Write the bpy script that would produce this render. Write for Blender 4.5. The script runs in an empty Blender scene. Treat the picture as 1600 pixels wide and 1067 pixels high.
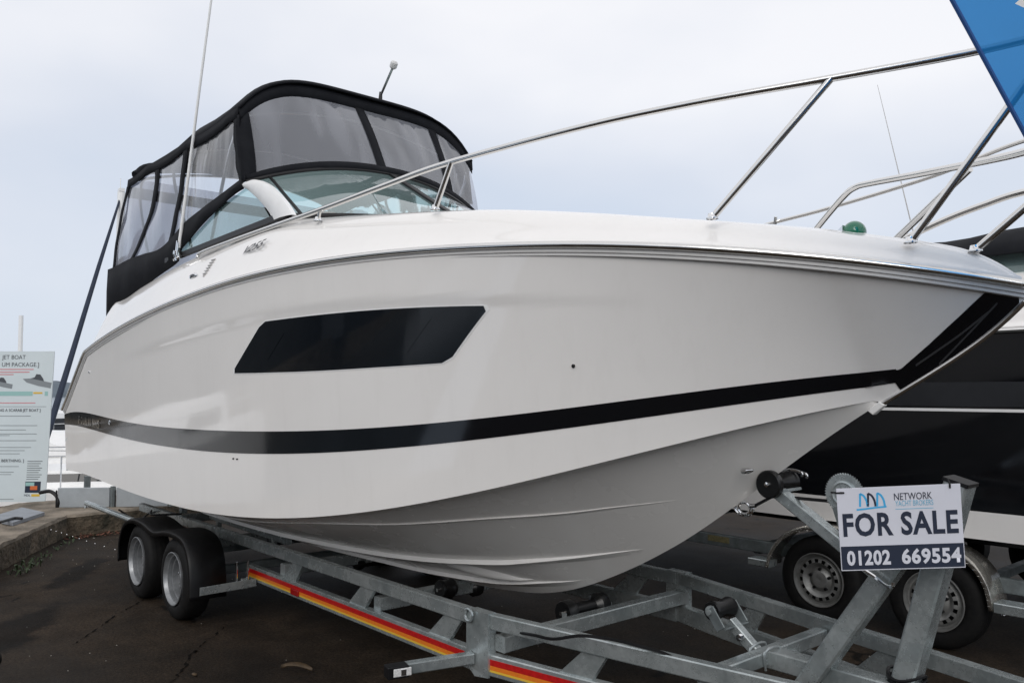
import bpy, bmesh, math, random
import numpy as np
from mathutils import Vector, Matrix
random.seed(7)
R = math.radians
sc = bpy.context.scene
col = sc.collection

# ------------------------------------------------------------------ camera
YAW = R(41.04); PITCH = R(3.482)
fh = Vector((-math.cos(YAW), math.sin(YAW), 0)); rt = Vector((math.sin(YAW), math.cos(YAW), 0)); up = Vector((0, 0, 1))
fw = fh*math.cos(PITCH) + up*math.sin(PITCH); uu = -fh*math.sin(PITCH) + up*math.cos(PITCH)
cam = bpy.data.cameras.new('camera'); cam_o = bpy.data.objects.new('camera', cam); col.objects.link(cam_o)
cam_o.matrix_world = Matrix(((rt.x, uu.x, -fw.x, 0), (rt.y, uu.y, -fw.y, 0), (rt.z, uu.z, -fw.z, 1.6), (0, 0, 0, 1)))
cam.sensor_width = 36; cam.lens = 29.025; cam.clip_start = .05; cam.clip_end = 5000
sc.camera = cam_o

# ------------------------------------------------------------------ sky and sun (thin overcast)
SUN_EL, SUN_AZ = R(29), R(-52)          # azimuth measured from +X towards +Y
w = bpy.data.worlds.new('World'); sc.world = w; w.use_nodes = True
nt = w.node_tree; N = nt.nodes; L = nt.links; N.clear()
out = N.new('ShaderNodeOutputWorld'); bg = N.new('ShaderNodeBackground'); bg.inputs[1].default_value = 1.0
L.new(bg.outputs[0], out.inputs[0])
sky = N.new('ShaderNodeTexSky'); sky.sky_type = 'NISHITA'; sky.sun_disc = False
sky.sun_elevation = SUN_EL; sky.sun_rotation = math.pi/2 - SUN_AZ
skm = N.new('ShaderNodeVectorMath'); skm.operation = 'SCALE'; skm.inputs['Scale'].default_value = .11
L.new(sky.outputs[0], skm.inputs[0])
tc = N.new('ShaderNodeTexCoord'); mp = N.new('ShaderNodeMapping'); mp.inputs['Scale'].default_value = (1, 1, 2.2)
mp.inputs['Location'].default_value = (4.353, 1.654, 2.468)
L.new(tc.outputs['Generated'], mp.inputs[0])
nz = N.new('ShaderNodeTexNoise'); nz.inputs['Scale'].default_value = 1.2; nz.inputs['Detail'].default_value = 5; nz.inputs['Roughness'].default_value = .45
L.new(mp.outputs[0], nz.inputs['Vector'])
sep = N.new('ShaderNodeSeparateXYZ'); L.new(tc.outputs['Generated'], sep.inputs[0])
m1 = N.new('ShaderNodeMath'); m1.operation = 'MULTIPLY_ADD'; m1.inputs[1].default_value = .75; L.new(sep.outputs[2], m1.inputs[0]); L.new(nz.outputs[0], m1.inputs[2])
rp = N.new('ShaderNodeValToRGB')
els = rp.color_ramp.elements
els[0].position = .40; els[0].color = (.57, .67, .82, 1)
els[1].position = .84; els[1].color = (1.0, 1.0, 1.03, 1)
e = els.new(.62); e.color = (.75, .795, .89, 1)
L.new(m1.outputs[0], rp.inputs[0])
mxw = N.new('ShaderNodeMix'); mxw.data_type = 'RGBA'; mxw.inputs['Factor'].default_value = .9
L.new(skm.outputs[0], mxw.inputs['A']); L.new(rp.outputs[0], mxw.inputs['B']); L.new(mxw.outputs['Result'], bg.inputs[0])

sun = bpy.data.lights.new('sun', 'SUN'); sun.energy = 1.1; sun.angle = R(35); sun.color = (1, .97, .93)
sun_o = bpy.data.objects.new('sun', sun); col.objects.link(sun_o)
sd = Vector((math.cos(SUN_EL)*math.cos(SUN_AZ), math.cos(SUN_EL)*math.sin(SUN_AZ), math.sin(SUN_EL)))
sun_o.rotation_euler = (-sd).to_track_quat('-Z', 'Y').to_euler(); sun_o.location = sd*30
sc.view_settings.view_transform = 'Standard'; sc.view_settings.look = 'None'
sc.view_settings.exposure = 0.0; sc.view_settings.gamma = 1; sc.view_settings.use_curve_mapping = False

# ------------------------------------------------------------------ materials
def mat(name, c, rough=.5, metal=0, noise=None, bump=None, coat=0, spec=.5, rn=None):
    """noise=(scale, amount[, colour2]) mottles the colour; bump=(scale, strength, dist); rn=(scale, amount) roughness mottling"""
    m = bpy.data.materials.new(name); m.use_nodes = True
    n = m.node_tree.nodes; l = m.node_tree.links; p = n['Principled BSDF']
    p.inputs['Base Color'].default_value = (*c, 1); p.inputs['Roughness'].default_value = rough; p.inputs['Metallic'].default_value = metal
    p.inputs['Coat Weight'].default_value = coat; p.inputs['Specular IOR Level'].default_value = spec; p.inputs['Coat Roughness'].default_value = .05
    t = n.new('ShaderNodeTexCoord')
    if noise:
        a = n.new('ShaderNodeTexNoise'); a.inputs['Scale'].default_value = noise[0]; a.inputs['Detail'].default_value = 6; a.inputs['Roughness'].default_value = .65
        l.new(t.outputs['Object'], a.inputs['Vector'])
        r = n.new('ShaderNodeValToRGB'); k = noise[1]
        c2 = noise[2] if len(noise) > 2 else tuple(v*(1-k) for v in c)
        r.color_ramp.elements[0].color = (*c2, 1); r.color_ramp.elements[1].color = (*c, 1)
        r.color_ramp.elements[0].position = .36; r.color_ramp.elements[1].position = .62
        l.new(a.outputs[0], r.inputs[0]); l.new(r.outputs[0], p.inputs['Base Color'])
    if rn:
        a = n.new('ShaderNodeTexNoise'); a.inputs['Scale'].default_value = rn[0]; a.inputs['Detail'].default_value = 4
        l.new(t.outputs['Object'], a.inputs['Vector'])
        q = n.new('ShaderNodeMapRange'); q.inputs[1].default_value = .35; q.inputs[2].default_value = .65
        q.inputs[3].default_value = rough; q.inputs[4].default_value = rough+rn[1]
        l.new(a.outputs[0], q.inputs[0]); l.new(q.outputs[0], p.inputs['Roughness'])
    if bump:
        b = n.new('ShaderNodeTexNoise'); b.inputs['Scale'].default_value = bump[0]; b.inputs['Detail'].default_value = 5
        l.new(t.outputs['Object'], b.inputs['Vector'])
        u = n.new('ShaderNodeBump'); u.inputs['Strength'].default_value = bump[1]; u.inputs['Distance'].default_value = bump[2]
        l.new(b.outputs[0], u.inputs['Height']); l.new(u.outputs[0], p.inputs['Normal'])
    return m

def glass_mat(name, tint, surf, fac, rough, bump=None, ior=1.45):
    """thin clear sheet: tinted see-through + a reflecting, slightly milky film"""
    m = bpy.data.materials.new(name); m.use_nodes = True
    n = m.node_tree.nodes; l = m.node_tree.links; n.clear()
    o = n.new('ShaderNodeOutputMaterial'); tr = n.new('ShaderNodeBsdfTransparent'); tr.inputs[0].default_value = (*tint, 1)
    p = n.new('ShaderNodeBsdfPrincipled'); p.inputs['Base Color'].default_value = (*surf, 1); p.inputs['Roughness'].default_value = rough
    gl = n.new('ShaderNodeBsdfGlossy'); gl.inputs['Roughness'].default_value = rough*.6; gl.inputs[0].default_value = (1, 1, 1, 1)
    fr = n.new('ShaderNodeFresnel'); fr.inputs[0].default_value = ior
    a = n.new('ShaderNodeMixShader'); a.inputs[0].default_value = fac
    l.new(tr.outputs[0], a.inputs[1]); l.new(p.outputs[0], a.inputs[2])
    b = n.new('ShaderNodeMixShader'); l.new(fr.outputs[0], b.inputs[0]); l.new(a.outputs[0], b.inputs[1]); l.new(gl.outputs[0], b.inputs[2])
    l.new(b.outputs[0], o.inputs[0])
    if bump:
        t = n.new('ShaderNodeTexCoord'); mp = n.new('ShaderNodeMapping'); mp.inputs['Scale'].default_value = bump[3]
        l.new(t.outputs['Object'], mp.inputs[0])
        q = n.new('ShaderNodeTexNoise'); q.inputs['Scale'].default_value = bump[0]; q.inputs['Detail'].default_value = 1.2; q.inputs['Distortion'].default_value = .3
        l.new(mp.outputs[0], q.inputs['Vector'])
        u = n.new('ShaderNodeBump'); u.inputs['Strength'].default_value = bump[1]; u.inputs['Distance'].default_value = bump[2]
        l.new(q.outputs[0], u.inputs['Height']); l.new(u.outputs[0], p.inputs['Normal']); l.new(u.outputs[0], gl.inputs['Normal']); l.new(u.outputs[0], fr.inputs['Normal'])
        # milky streaks, folds and scuffs in the film; the streaks also paint in soft sky reflections
        rr = n.new('ShaderNodeMapRange'); rr.inputs[1].default_value = .42; rr.inputs[2].default_value = .72; rr.inputs[3].default_value = fac*.88; rr.inputs[4].default_value = min(1, fac*1.28)
        l.new(q.outputs[0], rr.inputs[0]); l.new(rr.outputs[0], a.inputs[0])
    return m

M = {}
M['gel'] = mat('gelcoat_white', (.83, .81, .785), .035, noise=(1.3, .03), spec=.5, rn=(2.5, .05), bump=(1.1, .10, .012))
def streaks(m, amt):
    n = m.node_tree.nodes; l = m.node_tree.links; p = n['Principled BSDF']; t = n.new('ShaderNodeTexCoord'); mp = n.new('ShaderNodeMapping'); mp.inputs['Scale'].default_value = (9, 9, .55)
    l.new(t.outputs['Object'], mp.inputs[0]); z = n.new('ShaderNodeTexNoise'); z.inputs['Scale'].default_value = 1.6; z.inputs['Detail'].default_value = 5; z.inputs['Roughness'].default_value = .7; l.new(mp.outputs[0], z.inputs['Vector'])
    r_ = n.new('ShaderNodeMapRange'); r_.inputs[1].default_value = .52; r_.inputs[2].default_value = .78; r_.inputs[3].default_value = 0; r_.inputs[4].default_value = amt; l.new(z.outputs[0], r_.inputs[0])
    x = n.new('ShaderNodeMix'); x.data_type = 'RGBA'; src = p.inputs['Base Color'].links[0].from_socket; l.new(src, x.inputs['A']); x.inputs['B'].default_value = (.36, .33, .28, 1); l.new(r_.outputs[0], x.inputs['Factor']); l.new(x.outputs['Result'], p.inputs['Base Color'])
streaks(M['gel'], .055)
M['gelb'] = mat('gelcoat_bottom', (.84, .82, .79), .2, noise=(1.4, .04), rn=(4, .1))
M['bandg'] = mat('dark_grey_band', (.022, .024, .028), .25, noise=(3, .2))
M['shedw'] = mat('shed_cladding', (.07, .075, .075), .8, noise=(1, .3))
M['shedr'] = mat('shed_roof', (.10, .10, .10), .8)
M['badge'] = mat('badge_metal', (.02, .02, .022), .4, 0, spec=.3)
M['whip'] = mat('white_fibreglass', (.92, .92, .91), .5, spec=.3)
M['reflstreak'] = mat('reflection_streak_grey', (.05, .05, .052), .12)
M['crackd'] = mat('crack_dirt', (.008, .007, .006), .95, spec=.05)
M['litter'] = mat('red_leaf_litter', (.16, .035, .02), .8, noise=(60, .5, (.09, .06, .03)))
M['gelr'] = mat('rub_rail_vinyl', (.62, .61, .595), .3, noise=(6, .08))
M['gelg'] = mat('moulding_grey', (.52, .51, .50), .3, noise=(6, .1))
M['black'] = mat('gloss_black', (.004, .0045, .006), .06, coat=.1, rn=(5, .05))
M['blackwin'] = mat('smoked_hull_glass', (.006, .008, .011), .05, coat=.0)
M['trim'] = mat('black_trim', (.006, .006, .007), .4, noise=(20, .3), spec=.35)
M['steel'] = mat('stainless', (.72, .71, .69), .12, 1, rn=(15, .1))
M['chrome'] = mat('chrome', (.8, .8, .8), .06, 1)
def galv():
    m = mat('galvanised_steel', (.36, .385, .39), .36, .62)
    n = m.node_tree.nodes; l = m.node_tree.links; p = n['Principled BSDF']; t = n.new('ShaderNodeTexCoord')
    v = n.new('ShaderNodeTexVoronoi'); v.inputs['Scale'].default_value = 55; l.new(t.outputs['Object'], v.inputs['Vector'])
    z = n.new('ShaderNodeTexNoise'); z.inputs['Scale'].default_value = 5; z.inputs['Detail'].default_value = 6; z.inputs['Roughness'].default_value = .7; l.new(t.outputs['Object'], z.inputs['Vector'])
    r = n.new('ShaderNodeValToRGB'); r.color_ramp.elements[0].color = (.34, .385, .39, 1); r.color_ramp.elements[1].color = (.56, .60, .60, 1)
    r.color_ramp.elements[0].position = .35; r.color_ramp.elements[1].position = .68
    l.new(z.outputs[0], r.inputs[0])
    mx = n.new('ShaderNodeMix'); mx.data_type = 'RGBA'; mx.blend_type = 'MULTIPLY'; mx.inputs['Factor'].default_value = .20
    bw = n.new('ShaderNodeRGBToBW'); l.new(v.outputs['Color'], bw.inputs[0])
    l.new(r.outputs[0], mx.inputs['A']); l.new(bw.outputs[0], mx.inputs['B']); l.new(mx.outputs['Result'], p.inputs['Base Color'])
    q = n.new('ShaderNodeMapRange'); q.inputs[3].default_value = .14; q.inputs[4].default_value = .40; l.new(z.outputs[0], q.inputs[0]); l.new(q.outputs[0], p.inputs['Roughness'])
    return m
M['galv'] = galv()
M['galvd'] = mat('weathered_galvanised', (.22, .25, .255), .5, .55, noise=(12, .35), rn=(10, .15))
M['rubber'] = mat('tyre_rubber', (.0045, .0045, .005), .7, noise=(30, .3, (.009, .0085, .008)), bump=(120, .15, .002), spec=.25)
M['roller'] = mat('roller_rubber', (.004, .004, .0045), .3, noise=(25, .4, (.009, .009, .009)), spec=.4)
M['plastic'] = mat('black_plastic', (.0035, .0035, .004), .45, noise=(14, .3, (.006, .006, .0065)), bump=(200, .1, .001), spec=.3)
M['rim'] = mat('silver_rim', (.30, .31, .32), .36, .6, noise=(18, .25), rn=(20, .15))
M['rimd'] = mat('grey_rim', (.30, .30, .29), .42, .6, noise=(18, .3), rn=(20, .15))
M['canvas'] = mat('black_canvas', (.006, .0068, .0095), .85, noise=(9, .35, (.010, .011, .014)), bump=(260, .35, .001), spec=.2)
M['vinyl'] = glass_mat('clear_vinyl_smoky', (.70, .71, .77), (.38, .395, .44), .42, .10, bump=(2.4, .7, .04, (1.0, 2.4, .3)))
M['vinylc'] = glass_mat('clear_vinyl', (.90, .91, .94), (.66, .67, .70), .20, .14, bump=(3, .6, .03, (2.2, 1, .5)))
M['glass'] = glass_mat('green_glass', (.66, .88, .87), (.50, .70, .69), .30, .03)
M['red'] = mat('red_reflector', (.50, .012, .012), .3, noise=(60, .3))
M['orange'] = mat('orange_tape', (.75, .20, .02), .35, noise=(60, .15))
M['yellow'] = mat('yellow_tape', (.70, .45, .05), .35)
M['redlamp'] = mat('red_lamp', (.30, .008, .008), .15, coat=.5)
M['lampw'] = mat('clear_lamp', (.75, .75, .74), .15, coat=.6, noise=(120, .25))
M['green'] = mat('green_lens', (.005, .16, .08), .12, coat=.7)
M['white'] = mat('white_plastic', (.84, .84, .83), .35, noise=(8, .06))
M['signw'] = mat('sign_white', (.70, .71, .78), .42, noise=(5, .04))
M['navy'] = mat('sign_navy', (.022, .030, .055), .45)
M['cyan'] = mat('sign_blue', (.06, .42, .75), .45)
M['lightblue'] = mat('sign_light_blue', (.16, .45, .62), .45)
M['boardw'] = mat('board_print', (.62, .68, .69), .5, noise=(2, .05))
M['teal'] = mat('board_teal', (.30, .50, .47), .5)
M['inkred'] = mat('board_red', (.62, .14, .16), .5)
M['ink'] = mat('board_ink', (.06, .065, .075), .5)
M['inkl'] = mat('board_ink_light', (.22, .24, .25), .5)
M['alu'] = mat('aluminium_panel', (.40, .43, .45), .45, .35, noise=(4, .15))
M['seat'] = mat('cream_upholstery', (.55, .52, .47), .6)
M['orangevest'] = mat('orange_cloth', (.60, .14, .04), .8)
M['leaf'] = mat('dead_leaf', (.07, .042, .016), .6, noise=(40, .5))
M['weed'] = mat('weed_green', (.035, .06, .02), .7, noise=(30, .4))
M['bluecover'] = mat('navy_sailcloth', (.02, .03, .055), .8, noise=(8, .25))
M['pebble'] = mat('pale_chip', (.30, .28, .25), .8)
M['brass'] = mat('brass_plate', (.28, .25, .13), .5, .3, noise=(60, .4))

STAINS = [(-6.45, 1.18, .75, .22), (-8.1, 1.95, .8, .14), (-3.2, 1.0, .5, .3)]
def asphalt():
    m = bpy.data.materials.new('asphalt'); m.use_nodes = True
    n = m.node_tree.nodes; l = m.node_tree.links; p = n['Principled BSDF']
    t = n.new('ShaderNodeTexCoord')
    def noise(s, d=6, r=.6, dist=0):
        a = n.new('ShaderNodeTexNoise'); a.inputs['Scale'].default_value = s; a.inputs['Detail'].default_value = d; a.inputs['Roughness'].default_value = r; a.inputs['Distortion'].default_value = dist
        l.new(t.outputs['Object'], a.inputs['Vector']); return a
    big = noise(.55, 7, .62); fine = noise(52, 5, .85); mid = noise(4, 6, .65)
    r1 = n.new('ShaderNodeValToRGB'); r1.color_ramp.elements[0].color = (.010, .0076, .0055, 1); r1.color_ramp.elements[1].color = (.043, .031, .0215, 1)
    r1.color_ramp.elements[0].position = .33; r1.color_ramp.elements[1].position = .68; l.new(big.outputs[0], r1.inputs[0])
    r2 = n.new('ShaderNodeValToRGB'); r2.color_ramp.elements[0].color = (.25, .25, .25, 1); r2.color_ramp.elements[1].color = (1.9, 1.87, 1.8, 1)
    r2.color_ramp.elements[0].position = .36; r2.color_ramp.elements[1].position = .70; l.new(fine.outputs[0], r2.inputs[0])
    mx = n.new('ShaderNodeMix'); mx.data_type = 'RGBA'; mx.blend_type = 'MULTIPLY'; mx.inputs['Factor'].default_value = 1
    l.new(r1.outputs[0], mx.inputs['A']); l.new(r2.outputs[0], mx.inputs['B'])
    r3 = n.new('ShaderNodeValToRGB'); r3.color_ramp.elements[0].color = (.75, .74, .72, 1); r3.color_ramp.elements[1].color = (1.25, 1.25, 1.25, 1)
    r3.color_ramp.elements[0].position = .38; r3.color_ramp.elements[1].position = .62; l.new(mid.outputs[0], r3.inputs[0])
    mx2 = n.new('ShaderNodeMix'); mx2.data_type = 'RGBA'; mx2.blend_type = 'MULTIPLY'; mx2.inputs['Factor'].default_value = 1
    l.new(mx.outputs['Result'], mx2.inputs['A']); l.new(r3.outputs[0], mx2.inputs['B'])
    # thin wandering cracks
    wv = noise(.9, 3, .5, 1.2)
    dv = n.new('ShaderNodeVectorMath'); dv.operation = 'ADD'
    sw = n.new('ShaderNodeVectorMath'); sw.operation = 'SCALE'; sw.inputs['Scale'].default_value = .9; l.new(wv.outputs['Color'], sw.inputs[0])
    l.new(t.outputs['Object'], dv.inputs[0]); l.new(sw.outputs[0], dv.inputs[1])
    vo = n.new('ShaderNodeTexVoronoi'); vo.feature = 'DISTANCE_TO_EDGE'; vo.inputs['Scale'].default_value = .42; l.new(dv.outputs[0], vo.inputs['Vector'])
    rc = n.new('ShaderNodeValToRGB'); rc.color_ramp.elements[0].color = (.22, .22, .22, 1); rc.color_ramp.elements[1].color = (1, 1, 1, 1)
    rc.color_ramp.elements[0].position = .002; rc.color_ramp.elements[1].position = .010
    brk = noise(1.7, 4, .6); ba = n.new('ShaderNodeMapRange'); ba.inputs[1].default_value = .50; ba.inputs[2].default_value = .62; ba.inputs[3].default_value = .05; ba.inputs[4].default_value = 0; l.new(brk.outputs[0], ba.inputs[0])
    ad = n.new('ShaderNodeMath'); ad.operation = 'ADD'; l.new(vo.outputs[0], ad.inputs[0]); l.new(ba.outputs[0], ad.inputs[1])
    ad2 = n.new('ShaderNodeMath'); ad2.operation = 'MULTIPLY_ADD'; ad2.inputs[1].default_value = .012; ad2.inputs[2].default_value = 0; l.new(fine.outputs[0], ad2.inputs[0])
    ad3 = n.new('ShaderNodeMath'); ad3.operation = 'SUBTRACT'; l.new(ad.outputs[0], ad3.inputs[0]); l.new(ad2.outputs[0], ad3.inputs[1]); l.new(ad3.outputs[0], rc.inputs[0])
    mx3 = n.new('ShaderNodeMix'); mx3.data_type = 'RGBA'; mx3.blend_type = 'MULTIPLY'; mx3.inputs['Factor'].default_value = 1
    l.new(mx2.outputs['Result'], mx3.inputs['A']); l.new(rc.outputs[0], mx3.inputs['B'])
    cur = mx3.outputs['Result']
    for (sx, sy, rx, ry) in STAINS:
        mpp = n.new('ShaderNodeMapping'); mpp.vector_type = 'TEXTURE'; mpp.inputs['Location'].default_value = (sx, sy, 0); mpp.inputs['Scale'].default_value = (rx, ry, 1); mpp.inputs['Rotation'].default_value = (0, 0, -.55)
        l.new(t.outputs['Object'], mpp.inputs[0]); ln = n.new('ShaderNodeVectorMath'); ln.operation = 'LENGTH'; l.new(mpp.outputs[0], ln.inputs[0])
        a1 = n.new('ShaderNodeMath'); a1.operation = 'MULTIPLY_ADD'; a1.inputs[1].default_value = 1.6; l.new(mid.outputs[0], a1.inputs[0]); l.new(ln.outputs['Value'], a1.inputs[2])
        mr = n.new('ShaderNodeMapRange'); mr.inputs[1].default_value = 1.45; mr.inputs[2].default_value = 1.85; mr.inputs[3].default_value = .30; mr.inputs[4].default_value = 1; l.new(a1.outputs[0], mr.inputs[0])
        x = n.new('ShaderNodeMix'); x.data_type = 'RGBA'; x.blend_type = 'MULTIPLY'; x.inputs['Factor'].default_value = 1; l.new(cur, x.inputs['A']); l.new(mr.outputs[0], x.inputs['B']); cur = x.outputs['Result']
    l.new(cur, p.inputs['Base Color'])
    q = n.new('ShaderNodeMapRange'); q.inputs[1].default_value = .3; q.inputs[2].default_value = .7; q.inputs[3].default_value = .6; q.inputs[4].default_value = .92; l.new(big.outputs[0], q.inputs[0]); l.new(q.outputs[0], p.inputs['Roughness'])
    b = n.new('ShaderNodeBump'); b.inputs['Strength'].default_value = .6; b.inputs['Distance'].default_value = .006; l.new(fine.outputs[0], b.inputs['Height']); l.new(b.outputs[0], p.inputs['Normal'])
    p.inputs['Specular IOR Level'].default_value = .12
    return m
M['asphalt'] = asphalt()
M['concrete'] = mat('stained_concrete', (.27, .225, .175), .9, noise=(2.6, .5, (.09, .075, .055)), bump=(30, .8, .02))
M['stonewall'] = mat('mossy_wall', (.15, .115, .08), .95, noise=(3.5, .7, (.03, .027, .017)), bump=(16, 1.0, .04))
M['slab'] = mat('grey_slab', (.26, .28, .31), .6, noise=(6, .2))
M['water'] = mat('harbour_water', (.10, .13, .15), .12, bump=(3, .4, .05))
M['hill'] = mat('far_shore', (.13, .16, .19), .9, noise=(.05, .3))
def flag_mat():
    m = bpy.data.materials.new('flag_cloth'); m.use_nodes = True
    n = m.node_tree.nodes; l = m.node_tree.links; n.clear()
    o = n.new('ShaderNodeOutputMaterial'); d = n.new('ShaderNodeBsdfDiffuse'); tl = n.new('ShaderNodeBsdfTranslucent'); tp = n.new('ShaderNodeBsdfTransparent')
    d.inputs[0].default_value = (.02, .13, .36, 1); tl.inputs[0].default_value = (.03, .28, .68, 1); tp.inputs[0].default_value = (.15, .42, .8, 1)
    a = n.new('ShaderNodeMixShader'); a.inputs[0].default_value = .6; l.new(d.outputs[0], a.inputs[1]); l.new(tl.outputs[0], a.inputs[2])
    b = n.new('ShaderNodeMixShader'); b.inputs[0].default_value = .30; l.new(a.outputs[0], b.inputs[1]); l.new(tp.outputs[0], b.inputs[2])
    l.new(b.outputs[0], o.inputs[0]); return m
M['flag'] = flag_mat()
M['flaghem'] = mat('flag_hem', (.02, .08, .26), .8)
def chequer():
    m = mat('chequer_plate', (.86, .83, .76), .22, .88, noise=(30, .35))
    n = m.node_tree.nodes; l = m.node_tree.links; p = n['Principled BSDF']; t = n.new('ShaderNodeTexCoord')
    mp = n.new('ShaderNodeMapping'); mp.inputs['Rotation'].default_value = (0, 0, .78); l.new(t.outputs['Object'], mp.inputs[0])
    v = n.new('ShaderNodeTexChecker'); v.inputs['Scale'].default_value = 60; l.new(mp.outputs[0], v.inputs['Vector'])
    u = n.new('ShaderNodeBump'); u.inputs['Strength'].default_value = .8; u.inputs['Distance'].default_value = .004; l.new(v.outputs['Fac'], u.inputs['Height']); l.new(u.outputs[0], p.inputs['Normal'])
    return m
M['chequer'] = chequer()

# ------------------------------------------------------------------ mesh helpers (all coordinates are world coordinates)
def V(*a): return Vector(a)
def root_loc(p):
    while p.parent: p = p.parent
    return p.location
def link(name, me, parent):
    o = bpy.data.objects.new(name, me); col.objects.link(o)
    if parent: o.parent = parent
    return o
def thing(name, label, cat, loc=(0, 0, 0), group=None):
    o = bpy.data.objects.new(name, None); col.objects.link(o); o.location = loc; o.empty_display_size = .1
    o['label'] = label; o['category'] = cat
    if group: o['group'] = group
    return o
class MB:
    def __init__(s): s.v = []; s.f = []
    def add(s, vs, fs):
        b = len(s.v); s.v += [tuple(q) for q in vs]; s.f += [tuple(i+b for i in f) for f in fs]; return s
    def box(s, c, size, rot=None):
        c = Vector(c); h = Vector(size)*.5
        vs = [Vector((x*h.x, y*h.y, z*h.z)) for x in (-1, 1) for y in (-1, 1) for z in (-1, 1)]
        if rot is not None: vs = [rot @ q for q in vs]
        return s.add([c+q for q in vs], [(0, 1, 3, 2), (4, 6, 7, 5), (0, 4, 5, 1), (2, 3, 7, 6), (0, 2, 6, 4), (1, 5, 7, 3)])
    def beam(s, a, b, wd, ht, upv=(0, 0, 1), bev=.004):
        """rectangular bar from a to b with softened edges"""
        a, b = Vector(a), Vector(b); d = (b-a).normalized(); u = Vector(upv); sd_ = d.cross(u).normalized(); u = sd_.cross(d).normalized()
        e = min(bev, wd*.3, ht*.3); pr = []
        for sx, sy in ((1, 1), (-1, 1), (-1, -1), (1, -1)):
            x, y = sx*wd/2, sy*ht/2
            q = [(x, y-sy*e), (x-sx*e, y)]
            if sx*sy < 0: q.reverse()
            pr += q
        vs = [p+sd_*x+u*y for p in (a, b) for x, y in pr]
        n = 8; fs = [(i, (i+1) % n, n+(i+1) % n, n+i) for i in range(n)]+[tuple(range(n))[::-1], tuple(range(n, 2*n))]
        return s.add(vs, fs)
    def tube(s, pts, r, n=10, cap=True):
        pts = [Vector(p) for p in pts]; rs = r if isinstance(r, (list, tuple)) else [r]*len(pts)
        t0 = (pts[1]-pts[0]).normalized(); ref = V(0, 0, 1) if abs(t0.z) < .9 else V(1, 0, 0)
        nn = (ref-t0*ref.dot(t0)).normalized(); vs = []; m = len(pts)
        for i, p in enumerate(pts):
            t = (pts[min(i+1, m-1)]-pts[max(i-1, 0)]).normalized(); nn = (nn-t*nn.dot(t)).normalized(); bb = t.cross(nn)
            for k in range(n):
                a = 2*math.pi*k/n; vs.append(p+(nn*math.cos(a)+bb*math.sin(a))*rs[i])
        fs = [(i*n+k, i*n+(k+1) % n, (i+1)*n+(k+1) % n, (i+1)*n+k) for i in range(m-1) for k in range(n)]
        if cap: fs += [tuple(range(n))[::-1], tuple(range((m-1)*n, m*n))]
        return s.add(vs, fs)
    def lathe(s, c, axis, prof, n=32, closed=False):
        """prof: (along axis, radius)"""
        c = Vector(c); ax = Vector(axis).normalized(); ref = V(0, 0, 1) if abs(ax.z) < .9 else V(1, 0, 0)
        u = (ref-ax*ref.dot(ax)).normalized(); v = ax.cross(u); m = len(prof)
        vs = [c+ax*h+(u*math.cos(2*math.pi*k/n)+v*math.sin(2*math.pi*k/n))*max(r, .0004) for h, r in prof for k in range(n)]
        mm = m if closed else m-1
        return s.add(vs, [(i*n+k, i*n+(k+1) % n, ((i+1) % m)*n+(k+1) % n, ((i+1) % m)*n+k) for i in range(mm) for k in range(n)])
    def grid(s, rows):
        m = len(rows[0]); vs = [p for r in rows for p in r]
        return s.add(vs, [(i*m+j, i*m+j+1, (i+1)*m+j+1, (i+1)*m+j) for i in range(len(rows)-1) for j in range(m-1)])
    def prism(s, poly, d):
        """polygon (3D points, planar) extruded by vector d"""
        d = Vector(d); n = len(poly); vs = [Vector(p) for p in poly]+[Vector(p)+d for p in poly]
        return s.add(vs, [tuple(range(n))[::-1], tuple(range(n, 2*n))]+[(i, (i+1) % n, n+(i+1) % n, n+i) for i in range(n)])
    def sphere(s, c, r, n=12, m=8, sc_=(1, 1, 1)):
        c = Vector(c)
        rows = [[c+Vector((r*sc_[0]*math.sin(math.pi*i/m)*math.cos(2*math.pi*k/n), r*sc_[1]*math.sin(math.pi*i/m)*math.sin(2*math.pi*k/n), r*sc_[2]*math.cos(math.pi*i/m))) for k in range(n+1)] for i in range(m+1)]
        return s.grid(rows)
    def build(s, name, m, parent=None, smooth=True, ang=35, weld=True, kind=None, label=None, solid=0, off=None, bev=0):
        me = bpy.data.meshes.new(name)
        o0 = root_loc(parent) if parent else Vector((0, 0, 0))
        if off is not None: o0 = Vector(off)
        me.from_pydata([Vector(q)-o0 for q in s.v], [], s.f)
        bm = bmesh.new(); bm.from_mesh(me)
        if weld: bmesh.ops.remove_doubles(bm, verts=bm.verts, dist=.0002)
        bmesh.ops.recalc_face_normals(bm, faces=bm.faces)
        bm.to_mesh(me); bm.free()
        if smooth:
            me.shade_smooth(); me.set_sharp_from_angle(angle=R(ang))
        me.materials.append(M[m] if isinstance(m, str) else m)
        o = link(name, me, parent)
        if off is not None: o.location = off
        if solid:
            md = o.modifiers.new('thick', 'SOLIDIFY'); md.thickness = solid; md.offset = 0
        if bev:
            md = o.modifiers.new('edge', 'BEVEL'); md.width = bev; md.segments = 2; md.limit_method = 'ANGLE'
        if kind: o['kind'] = kind
        if label: o['label'] = label
        return o
def copy_tree(o, parent=None):
    c = o.copy(); col.objects.link(c)
    if parent: c.parent = parent
    for ch in list(o.children):
        if ch is not c: copy_tree(ch, c)
    return c
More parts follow.
